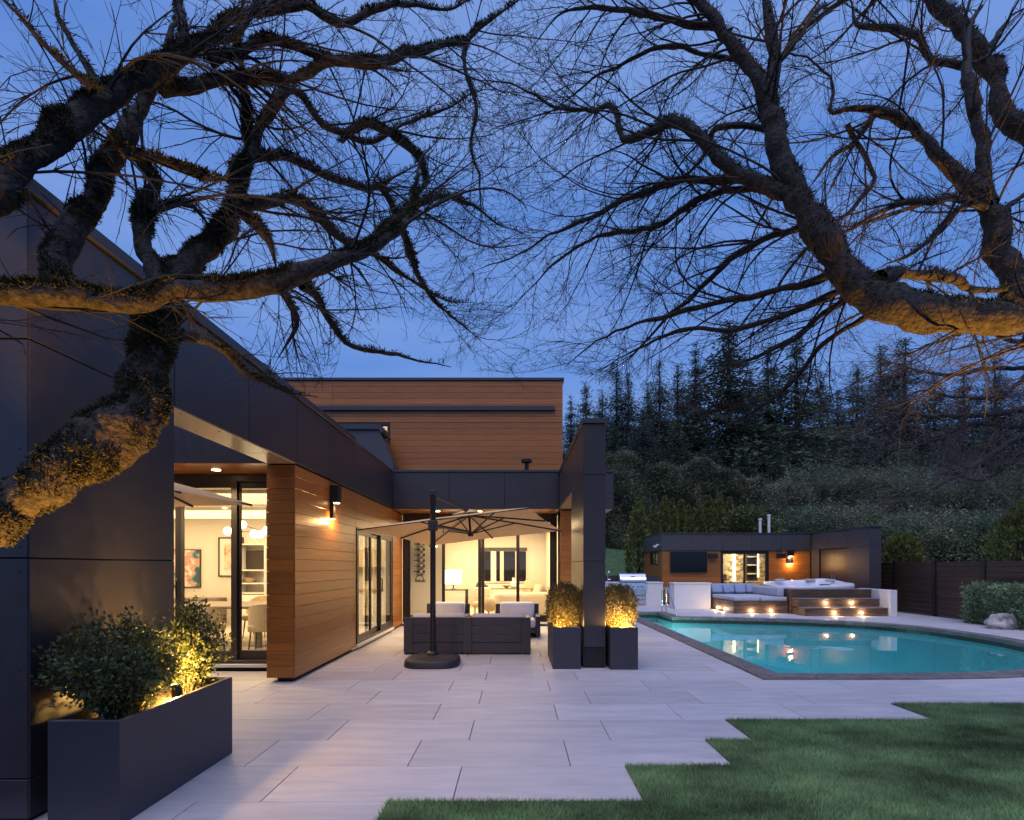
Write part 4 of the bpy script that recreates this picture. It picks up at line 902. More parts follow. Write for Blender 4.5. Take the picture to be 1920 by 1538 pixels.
# ------------------------------------------------------------------ dining room
dt = thing('dining_table', 'grey oak dining table seen through the courtyard door', 'table', (-5.1, 10, .05))
part('table_top', MB().rbox(-6.3, -3.95, 9.3, 10.6, .735, .785, .02, 2), 'wood_table', dt)
for x in (-6.0, -4.5):
    for y in (9.45, 10.4): part('leg', MB().cbox(x - .05, x + .05, y - .05, y + .05, .05, .733, c=.006), 'wood_table', dt)
def dchair(x, y, rz, label):
    t = bpy.data.objects.new('dining_chair', None); t.location = (x, y, .05); t.rotation_euler = (0, 0, rz); COL.objects.link(t); LOC[t.name] = (0, 0, 0); tag(t, label, 'chair', 'tan dining chairs')
    V = []; Fc = []; n_ = 14
    for i in range(n_ + 1):
        a = PI * .95 * i / n_ + PI * .025 + PI; c_, s_ = math.cos(a), math.sin(a); top = .80 - .16 * abs(2 * i / n_ - 1) ** 2.5
        for (r, z) in ((.27, .36), (.275, top), (.245, top + .01), (.24, .36)): V.append((c_ * r, s_ * r * .95, z))
    for i in range(n_):
        for j in range(4): Fc.append((i * 4 + j, i * 4 + (j + 1) % 4, (i + 1) * 4 + (j + 1) % 4, (i + 1) * 4 + j))
    Fc += [(0, 1, 2, 3), (n_ * 4, n_ * 4 + 1, n_ * 4 + 2, n_ * 4 + 3)]
    part('backrest', MB().add(V, Fc), 'fabric_tan', t, smooth=True); part('seat', MB().rbox(-.24, .24, -.24, .25, .34, .46, .04), 'fabric_tan', t, smooth='all')
    for sx_ in (-1, 1):
        for sy in (-1, 1): part('leg', MB().tube([(sx_ * .19, sy * .19, .34), (sx_ * .22, sy * .22, 0)], [.014, .010], 6), 'frame_bronze', t)
    part('stretcher', MB().tube([(-.21, -.21, .12), (.21, -.21, .12)], .008, 6), 'frame_bronze', t)
dchair(-5.18, 9.0, 0, 'tan tub chair with its back to the courtyard door')
dchair(-4.18, 9.05, .2, 'tan tub chair at the near right corner of the dining table')
dchair(-5.9, 9.05, 0, 'tan tub chair at the left end of the near row of dining chairs')
dchair(-5.2, 10.95, PI, 'tan tub chair across the dining table, facing the courtyard')
ch = thing('pendant_lamp', 'branching brass pendant lamp with lit glass globes over the dining table', 'lamp', (-4.55, 9.75, 2.0))
part('rod', MB().tube([(-4.5, 9.75, INZ - .02), (-4.5, 9.75, 2.06)], .010, 8).cbox(-4.62, -4.38, 9.70, 9.80, INZ - .035, INZ - .003, c=.004), 'frame_bronze', ch)
for (dx, dy, dz) in ((-.46, .05, .16), (-.12, -.2, -.02), (-.20, .2, .0), (.06, -.1, .05), (.45, .1, .12), (-.75, .1, .05)):
    e = (-4.5 + dx, 9.75 + dy, 2.06 + dz); part('branch', MB().tube([(-4.5, 9.75, 2.08), e], .007, 6), 'frame_bronze', ch); part('globe', MB().lathe([(.001, -.075), (.045, -.06), (.072, -.02), (.072, .02), (.045, .06), (.001, .075)], e, 14), 'globe', ch, smooth='all')
m = mat('abstract_paint', (.70, .62, .55), .6, var=.0, vscale=(3.2, 3.2, 3.2), col2=(.10, .14, .19), detail=2, c2lo=.40, c2hi=.62)
nt = m.node_tree; rp = [n_ for n_ in nt.nodes if n_.type == 'VALTORGB'][0].color_ramp
rp.elements[0].color = (.75, .68, .60, 1); rp.elements[1].color = (.04, .09, .14, 1)
e = rp.elements.new(.47); e.color = (.62, .22, .20, 1); e = rp.elements.new(.52); e.color = (.50, .42, .36, 1); e = rp.elements.new(.57); e.color = (.16, .26, .30, 1)
t = thing('painting', 'abstract painting in pink, blue and cream on the dining room wall', 'painting', (-8.1, 13.1, 1.0)); part('canvas', MB().box(-8.55, -7.64, 13.06, 13.098, .98, 1.86), 'abstract_paint', t); part('edge_frame', frame_y(MB(), -8.57, -7.62, .96, 1.88, 13.05, 13.099, .019), 'frame_bronze', t)
mat('print_paint', (.72, .64, .50), .6, var=.0, vscale=(4, 4, 4), col2=(.50, .22, .10), c2lo=.5, c2hi=.66)
t = thing('framed_print', 'framed print in warm colours right of the abstract painting', 'picture', (-6.9, 13.1, 1.2)); part('print', MB().box(-7.16, -6.62, 13.07, 13.098, 1.25, 2.14), 'white_trim', t); part('picture', MB().box(-7.05, -6.72, 13.066, 13.0695, 1.38, 2.02), 'print_paint', t); part('frame', frame_y(MB(), -7.19, -6.59, 1.22, 2.17, 13.05, 13.099, .028), 'frame_bronze', t)
t = thing('wall_cabinet', 'lit open wall cabinet beyond the dining table', 'cabinet', (-6.3, 13, .05)); part('case', MB().box(-6.52, -6.49, 12.7, 13.09, .05, 2.0).box(-5.92, -5.89, 12.7, 13.09, .05, 2.0).box(-6.49, -5.92, 13.06, 13.09, .05, 2.0).box(-6.49, -5.92, 12.7, 13.06, 1.97, 2.0).box(-6.49, -5.92, 12.72, 13.06, .05, .8), 'white_trim', t)
for z in (.82, 1.05, 1.36): part('shelf', MB().box(-6.489, -5.921, 12.72, 13.059, z, z + .03), 'white_trim', t)
part('picture_panel', MB().box(-6.48, -5.93, 12.98, 13.02, 1.40, 1.85), 'frame_bronze', t)
tag(part('bowl', MB().lathe([(.05, 0), (.11, .05), (.13, .12), (.115, .115), (.09, .05), (.03, .02)], (-6.33, 12.86, 1.081), 16), 'wood_light', None, smooth=True), 'round wooden bowl on the shelf of the lit cabinet', 'bowl')
tag(part('sideboard', MB().cbox(-8.9, -7.0, 12.6, 13.09, .12, .72, c=.006).box(-8.8, -8.7, 12.65, 13.0, .05, .12).box(-7.2, -7.1, 12.65, 13.0, .05, .12), 'wood_table'), 'low grey oak sideboard below the abstract painting', 'sideboard')
t = thing('kitchen_cabinet', 'white kitchen cabinet behind the sliding door of the cedar wall', 'cabinet', (-3.6, 12.8, .05)); part('base_unit', MB().cbox(-4.4, -3.0, 12.45, 13.09, .05, .88, c=.005), 'white_trim', t); part('worktop', MB().cbox(-4.42, -2.99, 12.42, 13.09, .883, .93, c=.004), 'wood_light', t); part('wall_unit', MB().cbox(-4.4, -3.0, 12.75, 13.09, 1.45, 1.86, c=.005), 'fabric_tan', t)
tag(part('bar_stool', MB().tube([(-3.5, 11.0, .05), (-3.5, 11.0, .62)], .02, 8).lathe([(.17, .62), (.18, .66), (.16, .70), (.02, .71)], (-3.5, 11.0, 0), 16).lathe([(.20, .05), (.20, .07), (.03, .08)], (-3.5, 11.0, 0), 16), 'wood_light', None, smooth=True), 'pale wooden stool inside the sliding door of the cedar wall', 'stool')
# ------------------------------------------------------------------ living room
wrk = part('bottle_rack', MB().box(-2.66, -2.65, 14.50, 14.545, 1.22, 2.2).box(-2.52, -2.51, 14.50, 14.545, 1.22, 2.2), 'chrome'); tag(wrk, 'slim metal wall rack holding the wine bottles', 'rack')
for k in range(6):
    z = 1.33 + .147 * k; R0 = [(.0, .012), (.07, .013), (.095, .02), (.12, .036), (.28, .037), (.295, .03)]
    t = thing('wine_bottle', '%s of the six dark wine bottles lying on the wall rack' % ('lowest', 'second from bottom', 'third from bottom', 'fourth from bottom', 'fifth from bottom', 'topmost')[k], 'bottle', (-2.59, 14.45, z), 'wine bottles on the wall rack')
    part('glass', MB().tube([(-2.735 + u, 14.46, z) for u, r in R0], [r for u, r in R0], 10), 'bottle', t, smooth=True); part('paper_tag', MB().tube([(-2.57, 14.46, z), (-2.49, 14.46, z)], .0378, 10, False), 'bottle_tag', t)
tag(part('arch_ornament', MB().tube([(-2.70 + .105 * (1 - math.cos(PI * k / 12)), 14.53, 1.10 + .13 * math.sin(PI * k / 12)) for k in range(13)], .010, 6).cbox(-2.72, -2.44, 14.52, 14.545, 1.06, 1.088, c=.003).tube([(-2.50, 14.53, 1.09), (-2.50, 14.53, 1.15)], .008, 6), 'frame_bronze', None, smooth=True), 'small arched wire ornament under the wine bottles', 'ornament')
t = thing('console_table', 'dark console table carrying the drum lamp', 'table', (-1.8, 16, .05)); part('top', MB().cbox(-2.25, -1.42, 15.8, 16.25, .76, .79, c=.004), 'frame_dark', t)
for x in (-2.22, -1.47):
    for y in (15.83, 16.2): part('leg', MB().box(x - .02, x + .03, y - .02, y + .02, .05, .758), 'frame_dark', t)
t = thing('table_lamp', 'lit table lamp with a large white drum shade', 'lamp', (-1.86, 16, .79)); part('stand', MB().lathe([(.09, .791), (.09, .81), (.02, .83), (.02, .96)], (-1.86, 16.0, 0), 12), 'black_metal', t, smooth=True); part('shade', MB().lathe([(.25, .95), (.25, 1.36), (.24, 1.36), (.24, .95)], (-1.86, 16.0, 0), 24), 'lamp_shade', t, smooth=True)
t = thing('desk_chair', 'dark spindle chair left of the console table', 'chair', (-2.45, 15.6, .05)); part('seat', MB().rbox(-2.66, -2.28, 15.35, 15.75, .44, .50, .02, 2), 'frame_dark', t)
for x in (-2.63, -2.31):
    for y in (15.38, 15.72): part('leg', MB().tube([(x, y, .05), (x, y, .45)], .015, 6), 'frame_dark', t)
for k in range(5): part('spindle', MB().tube([(-2.63 + .08 * k, 15.73, .5), (-2.63 + .08 * k, 15.78, .95)], .010, 6), 'frame_dark', t)
part('top_rail', MB().cbox(-2.66, -2.28, 15.76, 15.80, .94, 1.0, c=.005), 'frame_dark', t)
t = thing('living_sofa', 'curved cream sofa in the living room', 'sofa', (.2, 15.3, .05)); part('back', MB().rbox(-.62, .95, 14.85, 15.15, .10, .76, .14, 4), 'fabric_cream', t, smooth='all'); part('seat', MB().rbox(-.55, .95, 15.16, 15.9, .10, .46, .10, 4), 'fabric_cream', t, smooth='all')
t = thing('corner_sofa', 'cream sofa with pillows under the living room window', 'sofa', (0, 18.8, .05)); part('seat', MB().rbox(-1.5, 1.0, 18.6, 19.6, .08, .48, .08, 3), 'fabric_cream', t, smooth='all'); part('back', MB().rbox(-1.5, 1.0, 19.5, 19.85, .3, .82, .1, 3), 'fabric_cream', t, smooth='all')
for (x, z, m_, lab) in ((.46, .74, 'fabric_tan', 'tan square pillow on the sofa under the window'), (.66, .66, 'fabric_cream', 'cream pillow right of the tan one on the sofa'), (-1.25, .66, 'frame_bronze', 'brown pillow at the left end of the sofa under the window')):
    q = MB().rbox(-.21, .21, -.07, .07, -.21, .21, .06); R = Matrix.Rotation(.3, 3, 'Y') @ Matrix.Rotation(-.3, 3, 'X'); q.v = [tuple(R @ Vector(v) + Vector((x, 19.25, z))) for v in q.v]; tag(part('pillow', q, m_, None, smooth='all', org=(x, 19.25, .48)), lab, 'pillow', 'living room pillows')
t = thing('high_table', 'slim table with bowl and vase in the living room', 'table', (-.3, 17.5, .05)); part('top', MB().cbox(-1.0, .55, 17.3, 17.75, .73, .76, c=.004), 'wood_table', t)
for x in (-.95, .48): part('leg', MB().box(x, x + .04, 17.35, 17.7, .05, .729), 'wood_table', t)
tag(part('bowl', MB().lathe([(.05, .762), (.06, .79), (.17, .86), (.16, .86), (.04, .80)], (-.32, 17.5, 0), 16), 'wood_light', None, smooth=True), 'shallow brown bowl on the slim living room table', 'bowl')
tag(part('vase', MB().lathe([(.07, .762), (.12, .82), (.12, .93), (.05, 1.0), (.05, 1.08), (.06, 1.10)], (-.08, 17.5, 0), 16), 'white_trim', None, smooth=True), 'white bottle-shaped vase beside the bowl', 'vase')
t = thing('lounge_chair', 'small rose-beige lounge chair left of the curved sofa', 'chair', (-.95, 15.6, .05)); part('seat', MB().rbox(-1.25, -.75, 15.4, 15.9, .30, .45, .06), 'fabric_tan', t, smooth='all'); part('back', MB().rbox(-1.25, -.75, 15.85, 16.0, .40, .85, .05), 'fabric_cream', t, smooth='all')
for x in (-1.2, -.8):
    for y in (15.45, 15.9): part('leg', MB().tube([(x, y, .05), (x, y, .31)], .012, 6), 'frame_bronze', t)
t = thing('side_stool', 'round tan pouffe on thin legs near the living room door', 'stool', (-.75, 14.3, .05)); part('pouffe', MB().lathe([(.08, .25), (.15, .32), (.17, .45), (.14, .58), (.04, .62)], (-.72, 14.6, 0), 16), 'fabric_tan', t, smooth='all')
for k in range(3): part('leg', MB().tube([(-.72 + .05 * math.cos(k * 2.1), 14.6 + .05 * math.sin(k * 2.1), .28), (-.72 + .13 * math.cos(k * 2.1), 14.6 + .13 * math.sin(k * 2.1), .05)], .009, 6), 'frame_bronze', t)
# ------------------------------------------------------------------ background vegetation
ORD = ['first', 'second', 'third', 'fourth', 'fifth', 'sixth', 'seventh', 'eighth', 'ninth', 'tenth', 'eleventh', 'twelfth', 'thirteenth', 'fourteenth', 'fifteenth', 'sixteenth', 'seventeenth', 'eighteenth', 'nineteenth', 'twentieth', 'twenty-first', 'twenty-second', 'twenty-third', 'twenty-fourth', 'twenty-fifth', 'twenty-sixth', 'twenty-seventh', 'twenty-eighth']
def conifer_meshes(H, R, m, levels=46, k0=7):
    P = []; D = []; S = []
    for i in range(levels):
        u = i / (levels - 1); z = H * (.08 + .92 * u) + random.uniform(-.4, .4); r = R * (1 - u) ** .9 * random.uniform(.55, 1.2) + .04
        for b in range(k0 if u < .85 else 4):
            a = random.uniform(0, 2 * PI); L = r * random.uniform(.55, 1.15); nseg = max(3, int(L / .28))
            for s in range(nseg):
                t = (s + random.random()) / nseg; q = np.array((math.cos(a) * L * t, math.sin(a) * L * t, z + .25 * L * t - .55 * L * t * t))
                for c in range(6):
                    P.append(q + RNG.normal(size=3) * (.10 + .14 * t) + np.array((0, 0, -.12 * random.random()))); D.append((math.cos(a) * .8 + random.gauss(0, .5), math.sin(a) * .8 + random.gauss(0, .5), random.uniform(-.7, .25))); S.append(random.uniform(.2, .46) * (1 - .45 * u))
    cr = leaf_mesh('crown', np.array(P), np.array(S), m, .34, D=np.array(D))
    tr = MB().tube([(0, 0, -1.0), (0, 0, H * .5), (.1, 0, H)], [H * .014, H * .009, .02], 7).mesh('trunk', smooth=True); tr.materials.append(MATS['bark_right']); return cr, tr
con = [conifer_meshes(18, 4.6, 'conifer', 70, 9), conifer_meshes(17, 4.6, 'conifer2', 66, 9), conifer_meshes(19, 5.8, 'conifer', 70, 9), conifer_meshes(15, 4.2, 'conifer2', 60, 9), conifer_meshes(20, 5.2, 'conifer', 74, 9)]
def tree_copy(name, label, cat, meshes, loc, s, rz, group):
    t = bpy.data.objects.new(name, None); t.location = loc; t.scale = s; t.rotation_euler = (0, 0, rz); COL.objects.link(t); tag(t, label, cat, group); LOC[t.name] = (0, 0, 0)
    for n_, me in zip(('crown', 'trunk'), meshes):
        o = bpy.data.objects.new(n_, me); o.parent = t; COL.objects.link(o)
    return t
sky_row = [(1070, 748, 48, .8), (1098, 722, 52, .75), (1128, 735, 50, .9), (1157, 698, 47, .95), (1178, 706, 51, .8), (1216, 722, 54, 1.0), (1237, 682, 48, .8), (1272, 690, 52, 1.05), (1304, 652, 47, .85), (1366, 610, 44, 1.15), (1404, 700, 52, 1.0), (1442, 652, 47, .9), (1495, 642, 45, 1.1), (1540, 705, 52, .9), (1572, 735, 49, .85), (1606, 688, 51, .8), (1652, 655, 46, 1.0), (1694, 640, 44, 1.2), (1752, 705, 50, 1.0), (1806, 690, 47, .9), (1868, 675, 45, 1.1), (1930, 690, 48, 1.0)]
for i, (x, y, Y, w) in enumerate(sky_row):
    k = (i * 3 + i // 5) % 5; top = px(x, y, Y); g0 = hill(top.x, Y) - .1; H = (18, 17, 19, 15, 20)[k]; s_ = (top.z - g0) / H
    tree_copy('conifer_tree', '%s dark conifer from the left in the skyline row behind the hedge' % ORD[i], 'tree', con[k], (top.x, Y, g0), (s_ * w * 1.6, s_ * w * 1.6, s_), random.uniform(0, 6), 'skyline conifers')
def bush_meshes(rx, ry, rz, m, clumps, per, leaf, z0=.1):
    P = []; S = []; D = []
    for c in range(clumps):
        d = RNG.normal(size=3); d /= np.linalg.norm(d); d[2] = abs(d[2]) if random.random() < .75 else d[2]
        k = random.uniform(.55, 1.08); cc = np.array((d[0] * rx * k, d[1] * ry * k, rz + d[2] * rz * k))
        cr = random.uniform(.16, .30) * min(rx, rz)
        q = RNG.normal(size=(per, 3)) * cr * .55 + cc
        P.append(q); D.append((q - cc) / cr + np.array((d[0], d[1], .2)) * .6); S.append(RNG.uniform(.6, 1.4, per) * leaf)
    P = np.concatenate(P); P[:, 2] = np.maximum(P[:, 2], z0)
    cr = leaf_mesh('crown', P, np.concatenate(S), m, .5, D=np.concatenate(D))
    mb = MB().tube([(0, 0, -.5), (.05, 0, rz * .5), (0, .05, rz * 1.2)], [rx * .09, rx * .07, rx * .03], 7)
    for k in range(6):
        a = k * 1.05; mb.tube([(0, 0, rz * (.3 + .1 * k)), (math.cos(a) * rx * .35, math.sin(a) * ry * .35, rz * (.6 + .1 * k)), (math.cos(a) * rx * .7, math.sin(a) * ry * .7, rz * (.85 + .1 * k))], [rx * .04, rx * .025, rx * .01], 5)
    tr = mb.mesh('trunk', smooth=True); tr.materials.append(MATS['bark_right']); return cr, tr
bsh = [bush_meshes(2.6, 2.2, 3.0, 'bush_leaf', 150, 130, .16), bush_meshes(2.4, 2.4, 3.3, 'hedge_leaf', 150, 130, .15), bush_meshes(2.8, 2.2, 2.6, 'conifer2', 150, 130, .17)]
slope = [(1150, 800, 39, 5), (1205, 772, 42, 6), (1268, 790, 41, 5), (1330, 822, 39, 6), (1392, 835, 38, 5), (1462, 838, 37, 7), (1530, 822, 39, 6), (1608, 812, 37, 5), (1690, 800, 39, 7), (1770, 815, 36, 6), (1850, 800, 37, 5), (1932, 810, 35, 7), (1455, 900, 31, 1), (1528, 872, 33, 0), (1612, 882, 32, 1), (1700, 878, 31, 0), (1778, 905, 29, 1), (1856, 890, 28, 0), (1936, 885, 28, 1), (1505, 955, 27, 0), (1590, 945, 27, 1), (1668, 968, 25.6, 0), (1752, 955, 25.6, 1), (1845, 965, 24.6, 0), (1930, 955, 24.6, 0)]
for i, (x, y, Y, k) in enumerate(slope):
    top = px(x, y, Y); g0 = hill(top.x, Y) - .2
    if k >= 5:
        cm = con[(k, 2, 1)[k - 5] % 5 if k != 5 else 3]; H = (15, 19, 17)[k - 5]; s_ = (top.z - g0) / H; w = random.uniform(1.0, 1.35) * max(s_, .62); sc_ = (w, w, s_)
    else:
        cm = bsh[k]; s_ = (top.z - g0) / (6.2, 6.8, 5.4)[k]; w = max(s_, .6) * random.uniform(.9, 1.25); sc_ = (w, w, s_)
    tree_copy('evergreen_tree', '%s tree from left in %s row of slope evergreens behind pool house' % (ORD[i if i < 12 else i - 12 if i < 19 else i - 19], 'back' if i < 12 else 'middle' if i < 19 else 'front'), 'tree', cm, (top.x, Y, g0), sc_, random.uniform(0, 6), 'slope evergreens')
# tall clipped hedge on the slope
hg = thing('tall_hedge', 'tall clipped green hedge on the slope behind the pool house', 'hedge', (9.5, 32, 2))
n_ = 80000; hx = RNG.uniform(3.2, 14.2, n_)
topz = 7.75 + .30 * np.sin(hx * 1.3) + .2 * np.sin(hx * 3.1) - .11 * (hx - 5)
face = RNG.random(n_) < .78
hz = np.where(face, 2.2 + (topz - 2.2) * RNG.random(n_), topz) + RNG.normal(size=n_) * .10
hy = np.where(face, 31.2, 31.2 + 2.3 * RNG.random(n_)) + RNG.normal(size=n_) * .12 + .25 * np.sin(hx * 2.1 + hz * 1.7)
P = np.stack([hx, hy, hz], 1)
me = leaf_mesh('foliage', P - np.array((9.5, 32, 2)), RNG.uniform(.08, .19, n_), 'hedge_leaf', .45, D=np.tile((0, -.8, .5), (n_, 1)) + RNG.normal(size=(n_, 3)) * .5)
o = bpy.data.objects.new('foliage', me); link(o, hg); o['kind'] = 'stuff'
part('branch_core', MB().box(3.4, 14.0, 31.6, 33.2, 1.5, 6.6), 'hedge_leaf', hg)
def cone_meshes(H, R, m, n, leaf, dome=False):
    u = RNG.random(n) ** (.75 if not dome else .6); a = RNG.uniform(0, 2 * PI, n)
    prof_ = np.sqrt(np.maximum(0, 1 - u ** 2)) if dome else np.minimum(1, (1 - u) * 1.9 + .02) ** .8 * (.75 + .25 * np.minimum(1, u * 5))
    r = R * prof_ * (1 + .16 * RNG.normal(size=n)) * (1 + .12 * np.sin(a * 3 + u * 9)); P = np.stack([np.cos(a) * r, np.sin(a) * r, u * H], 1)
    D = np.stack([np.cos(a) * .5, np.sin(a) * .5, np.full(n, 1.0)], 1)
    cr = leaf_mesh('crown', P, RNG.uniform(.6, 1.4, n) * leaf, m, .4, D=D)
    tr = MB().tube([(0, 0, -.6), (0, 0, H * .8)], [R * .3, R * .06], 7).mesh('trunk', smooth=True); tr.materials.append(MATS['bark_right']); return cr, tr
cyp = [cone_meshes(3.8, .42, 'cypress_leaf', 4200, .13), cone_meshes(3.8, .38, 'cypress_leaf', 4200, .12)]
for i, (x, y, Y) in enumerate([(1197, 938, 24.8), (1226, 950, 26.6), (1246, 934, 27), (1261, 938, 26.6), (1277, 940, 27.2), (1292, 950, 26.6), (1310, 945, 26.8), (1329, 933, 27), (1349, 926, 26.6), (1368, 936, 26.8)]):
    top = px(x, y, Y); g0 = hill(top.x, Y) - .05; s = (top.z - g0) / 3.8
    tree_copy('columnar_cypress', '%s slender cypress from the left in the row above the pool house roof' % ORD[i], 'tree', cyp[i % 2], (top.x, Y, g0), ((1.15 if i == 0 else .86) * random.uniform(.9, 1.1),) * 2 + (s,), i * 1.1, 'cypresses behind the pool house')
t = px(1690, 1004, 19); tree_copy('dome_cedar', 'rounded clipped cedar showing above the fence beside the pool house', 'tree', cone_meshes(2.55, .75, 'cypress_leaf', 5200, .13, True), (t.x, 19, 0), (1, 1, 1), 0, None)
t = px(1925, 945, 14.4); tree_copy('cone_cedar', 'pointed yellow-green cedar behind the fence at the right edge', 'tree', cone_meshes(3.15, .78, 'cypress_leaf', 6000, .12), (13.6, 14.6, 0), (1, 1, 1), 0, None)
t = px(1408, 925, 25.6); tree_copy('rhododendron', 'glossy rounded rhododendron right of the cypress row', 'shrub', bush_meshes(1.15, 1.0, 1.9, 'leaf', 90, 60, .15), (t.x, 25.6, hill(0, 25.6)), (1, 1, 1), 0, None)
lh = thing('clipped_hedge', 'low clipped yew hedge in front of the fence behind the boulder', 'hedge', (12, 13, 0))
n_ = 14000; q = RNG.uniform(-1, 1, (n_, 3)); ax = RNG.integers(0, 3, n_); q[np.arange(n_), ax] = np.sign(q[np.arange(n_), ax]); P = q * np.array((.30, .95, .46)) + np.array((11.98, 13.1, .48)) + RNG.normal(size=(n_, 3)) * .05
me = leaf_mesh('foliage', P - np.array((12, 13, 0)), RNG.uniform(.05, .11, n_), 'bush_leaf', .4, up=.4); o = bpy.data.objects.new('foliage', me); link(o, lh); o['kind'] = 'stuff'
part('stems', MB().box(11.78, 12.18, 12.3, 13.9, 0, .8), 'bush_leaf', lh)
# ------------------------------------------------------------------ bare trees
class Skel:
    def __init__(s): s.V = []; s.F = []; s.n = 0
    def line(s, P, r, k=3):
        P = np.asarray(P, float); m = len(P); T = np.gradient(P, axis=0); T /= np.linalg.norm(T, axis=1, keepdims=True) + 1e-9
        ref = np.array((.31, .87, .38)); U = np.cross(T, ref); U /= np.linalg.norm(U, axis=1, keepdims=True) + 1e-9; W_ = np.cross(T, U)
        a = np.arange(k) * 2 * PI / k; r = np.asarray(r)[:, None, None]
        R = P[:, None, :] + r * (U[:, None, :] * np.cos(a)[None, :, None] + W_[:, None, :] * np.sin(a)[None, :, None])
        s.V.append(R.reshape(-1, 3)); i = np.arange(m - 1)[:, None] * k; j = np.arange(k)[None]
        f = np.stack([i + j, i + (j + 1) % k, i + k + (j + 1) % k, i + k + j], -1).reshape(-1, 4) + s.n
        s.F.append(f); s.n += m * k
    def obj(s, name, m, parent, smooth=True):
        me = np_mesh(name, np.concatenate(s.V) - np.array(wloc(parent)), np.concatenate(s.F), m, smooth)
        o = bpy.data.objects.new(name, me); link(o, parent); return o
def smooth_limb(pts, step=.05, wob=.012):
    """pts: world points with radius -> dense gnarled centre line and radii"""
    A = np.array([(*p, r) for p, r in pts]); out = np.array(catmull([tuple(a) for a in A], 8))
    d = np.concatenate([[0], np.cumsum(np.linalg.norm(np.diff(out[:, :3], axis=0), axis=1))]); n = max(4, int(d[-1] / step)); t = np.linspace(0, d[-1], n)
    P = np.stack([np.interp(t, d, out[:, k]) for k in range(4)], 1)
    def knots(sp): m_ = int(d[-1] / sp) + 3; return np.interp(t, np.arange(m_) * sp, RNG.normal(size=m_))
    for k in range(3): P[:, k] += wob * (1.25 * knots(.22) + .5 * knots(.09)) * np.minimum(1, P[:, 3] / .03 + .35)
    P[:, 3] *= np.clip(1 + .10 * knots(.16) + .06 * knots(.07), .7, 1.4)
    if P[-1, 3] < .03: P[:, 3] *= 1 - .78 * np.clip((np.linspace(0, 1, len(P)) - .45) / .55, 0, 1) ** 1.3
    return P
def grow(P0, d, L, r0, lvl, tw, rule, drop):
    n = max(3, int(L / (.085 if lvl < 3 else .05))); P = [np.array(P0)]; d = d / np.linalg.norm(d)
    bs = (.085, .12, .2)[lvl - 1]; js = (.06, .09, .14)[lvl - 1]; bend = RNG.normal(size=3) * bs
    for i in range(n):
        if random.random() < .18: bend = RNG.normal(size=3) * bs
        d = d + bend + RNG.normal(size=3) * js + np.array((0, 0, -drop if i < n * .55 else drop * 1.1)); d /= np.linalg.norm(d)
        q = P[-1] + d * L / n
        if not rule(q): break
        P.append(q)
    if len(P) < 3: return
    P = np.array(P); m = len(P); r = r0 * (1 - .72 * np.linspace(0, 1, m))
    tw.line(P, np.maximum(r, .0012), 4 if r0 > .008 else 3)
    if lvl >= 3: return
    k = int(L / (.10 if lvl == 1 else .085) * random.uniform(.8, 1.1))
    for j in range(k):
        u = random.uniform(.12, 1.0); i = min(m - 2, int(u * (m - 1))); T = P[i + 1] - P[i]; T /= np.linalg.norm(T) + 1e-9
        v = np.cross(T, RNG.normal(size=3)); v /= np.linalg.norm(v) + 1e-9; a = random.uniform(.35, .85)
        nd = T * math.cos(a) + v * math.sin(a)
        if lvl == 1: grow(P[i], nd, random.uniform(.25, .85) * (1.1 - .5 * u), max(.0020, r[i] * .5), 2, tw, rule, drop)
        else: grow(P[i], nd, random.uniform(.05, .16), max(.0014, r[i] * .65), 3, tw, rule, drop * .5)
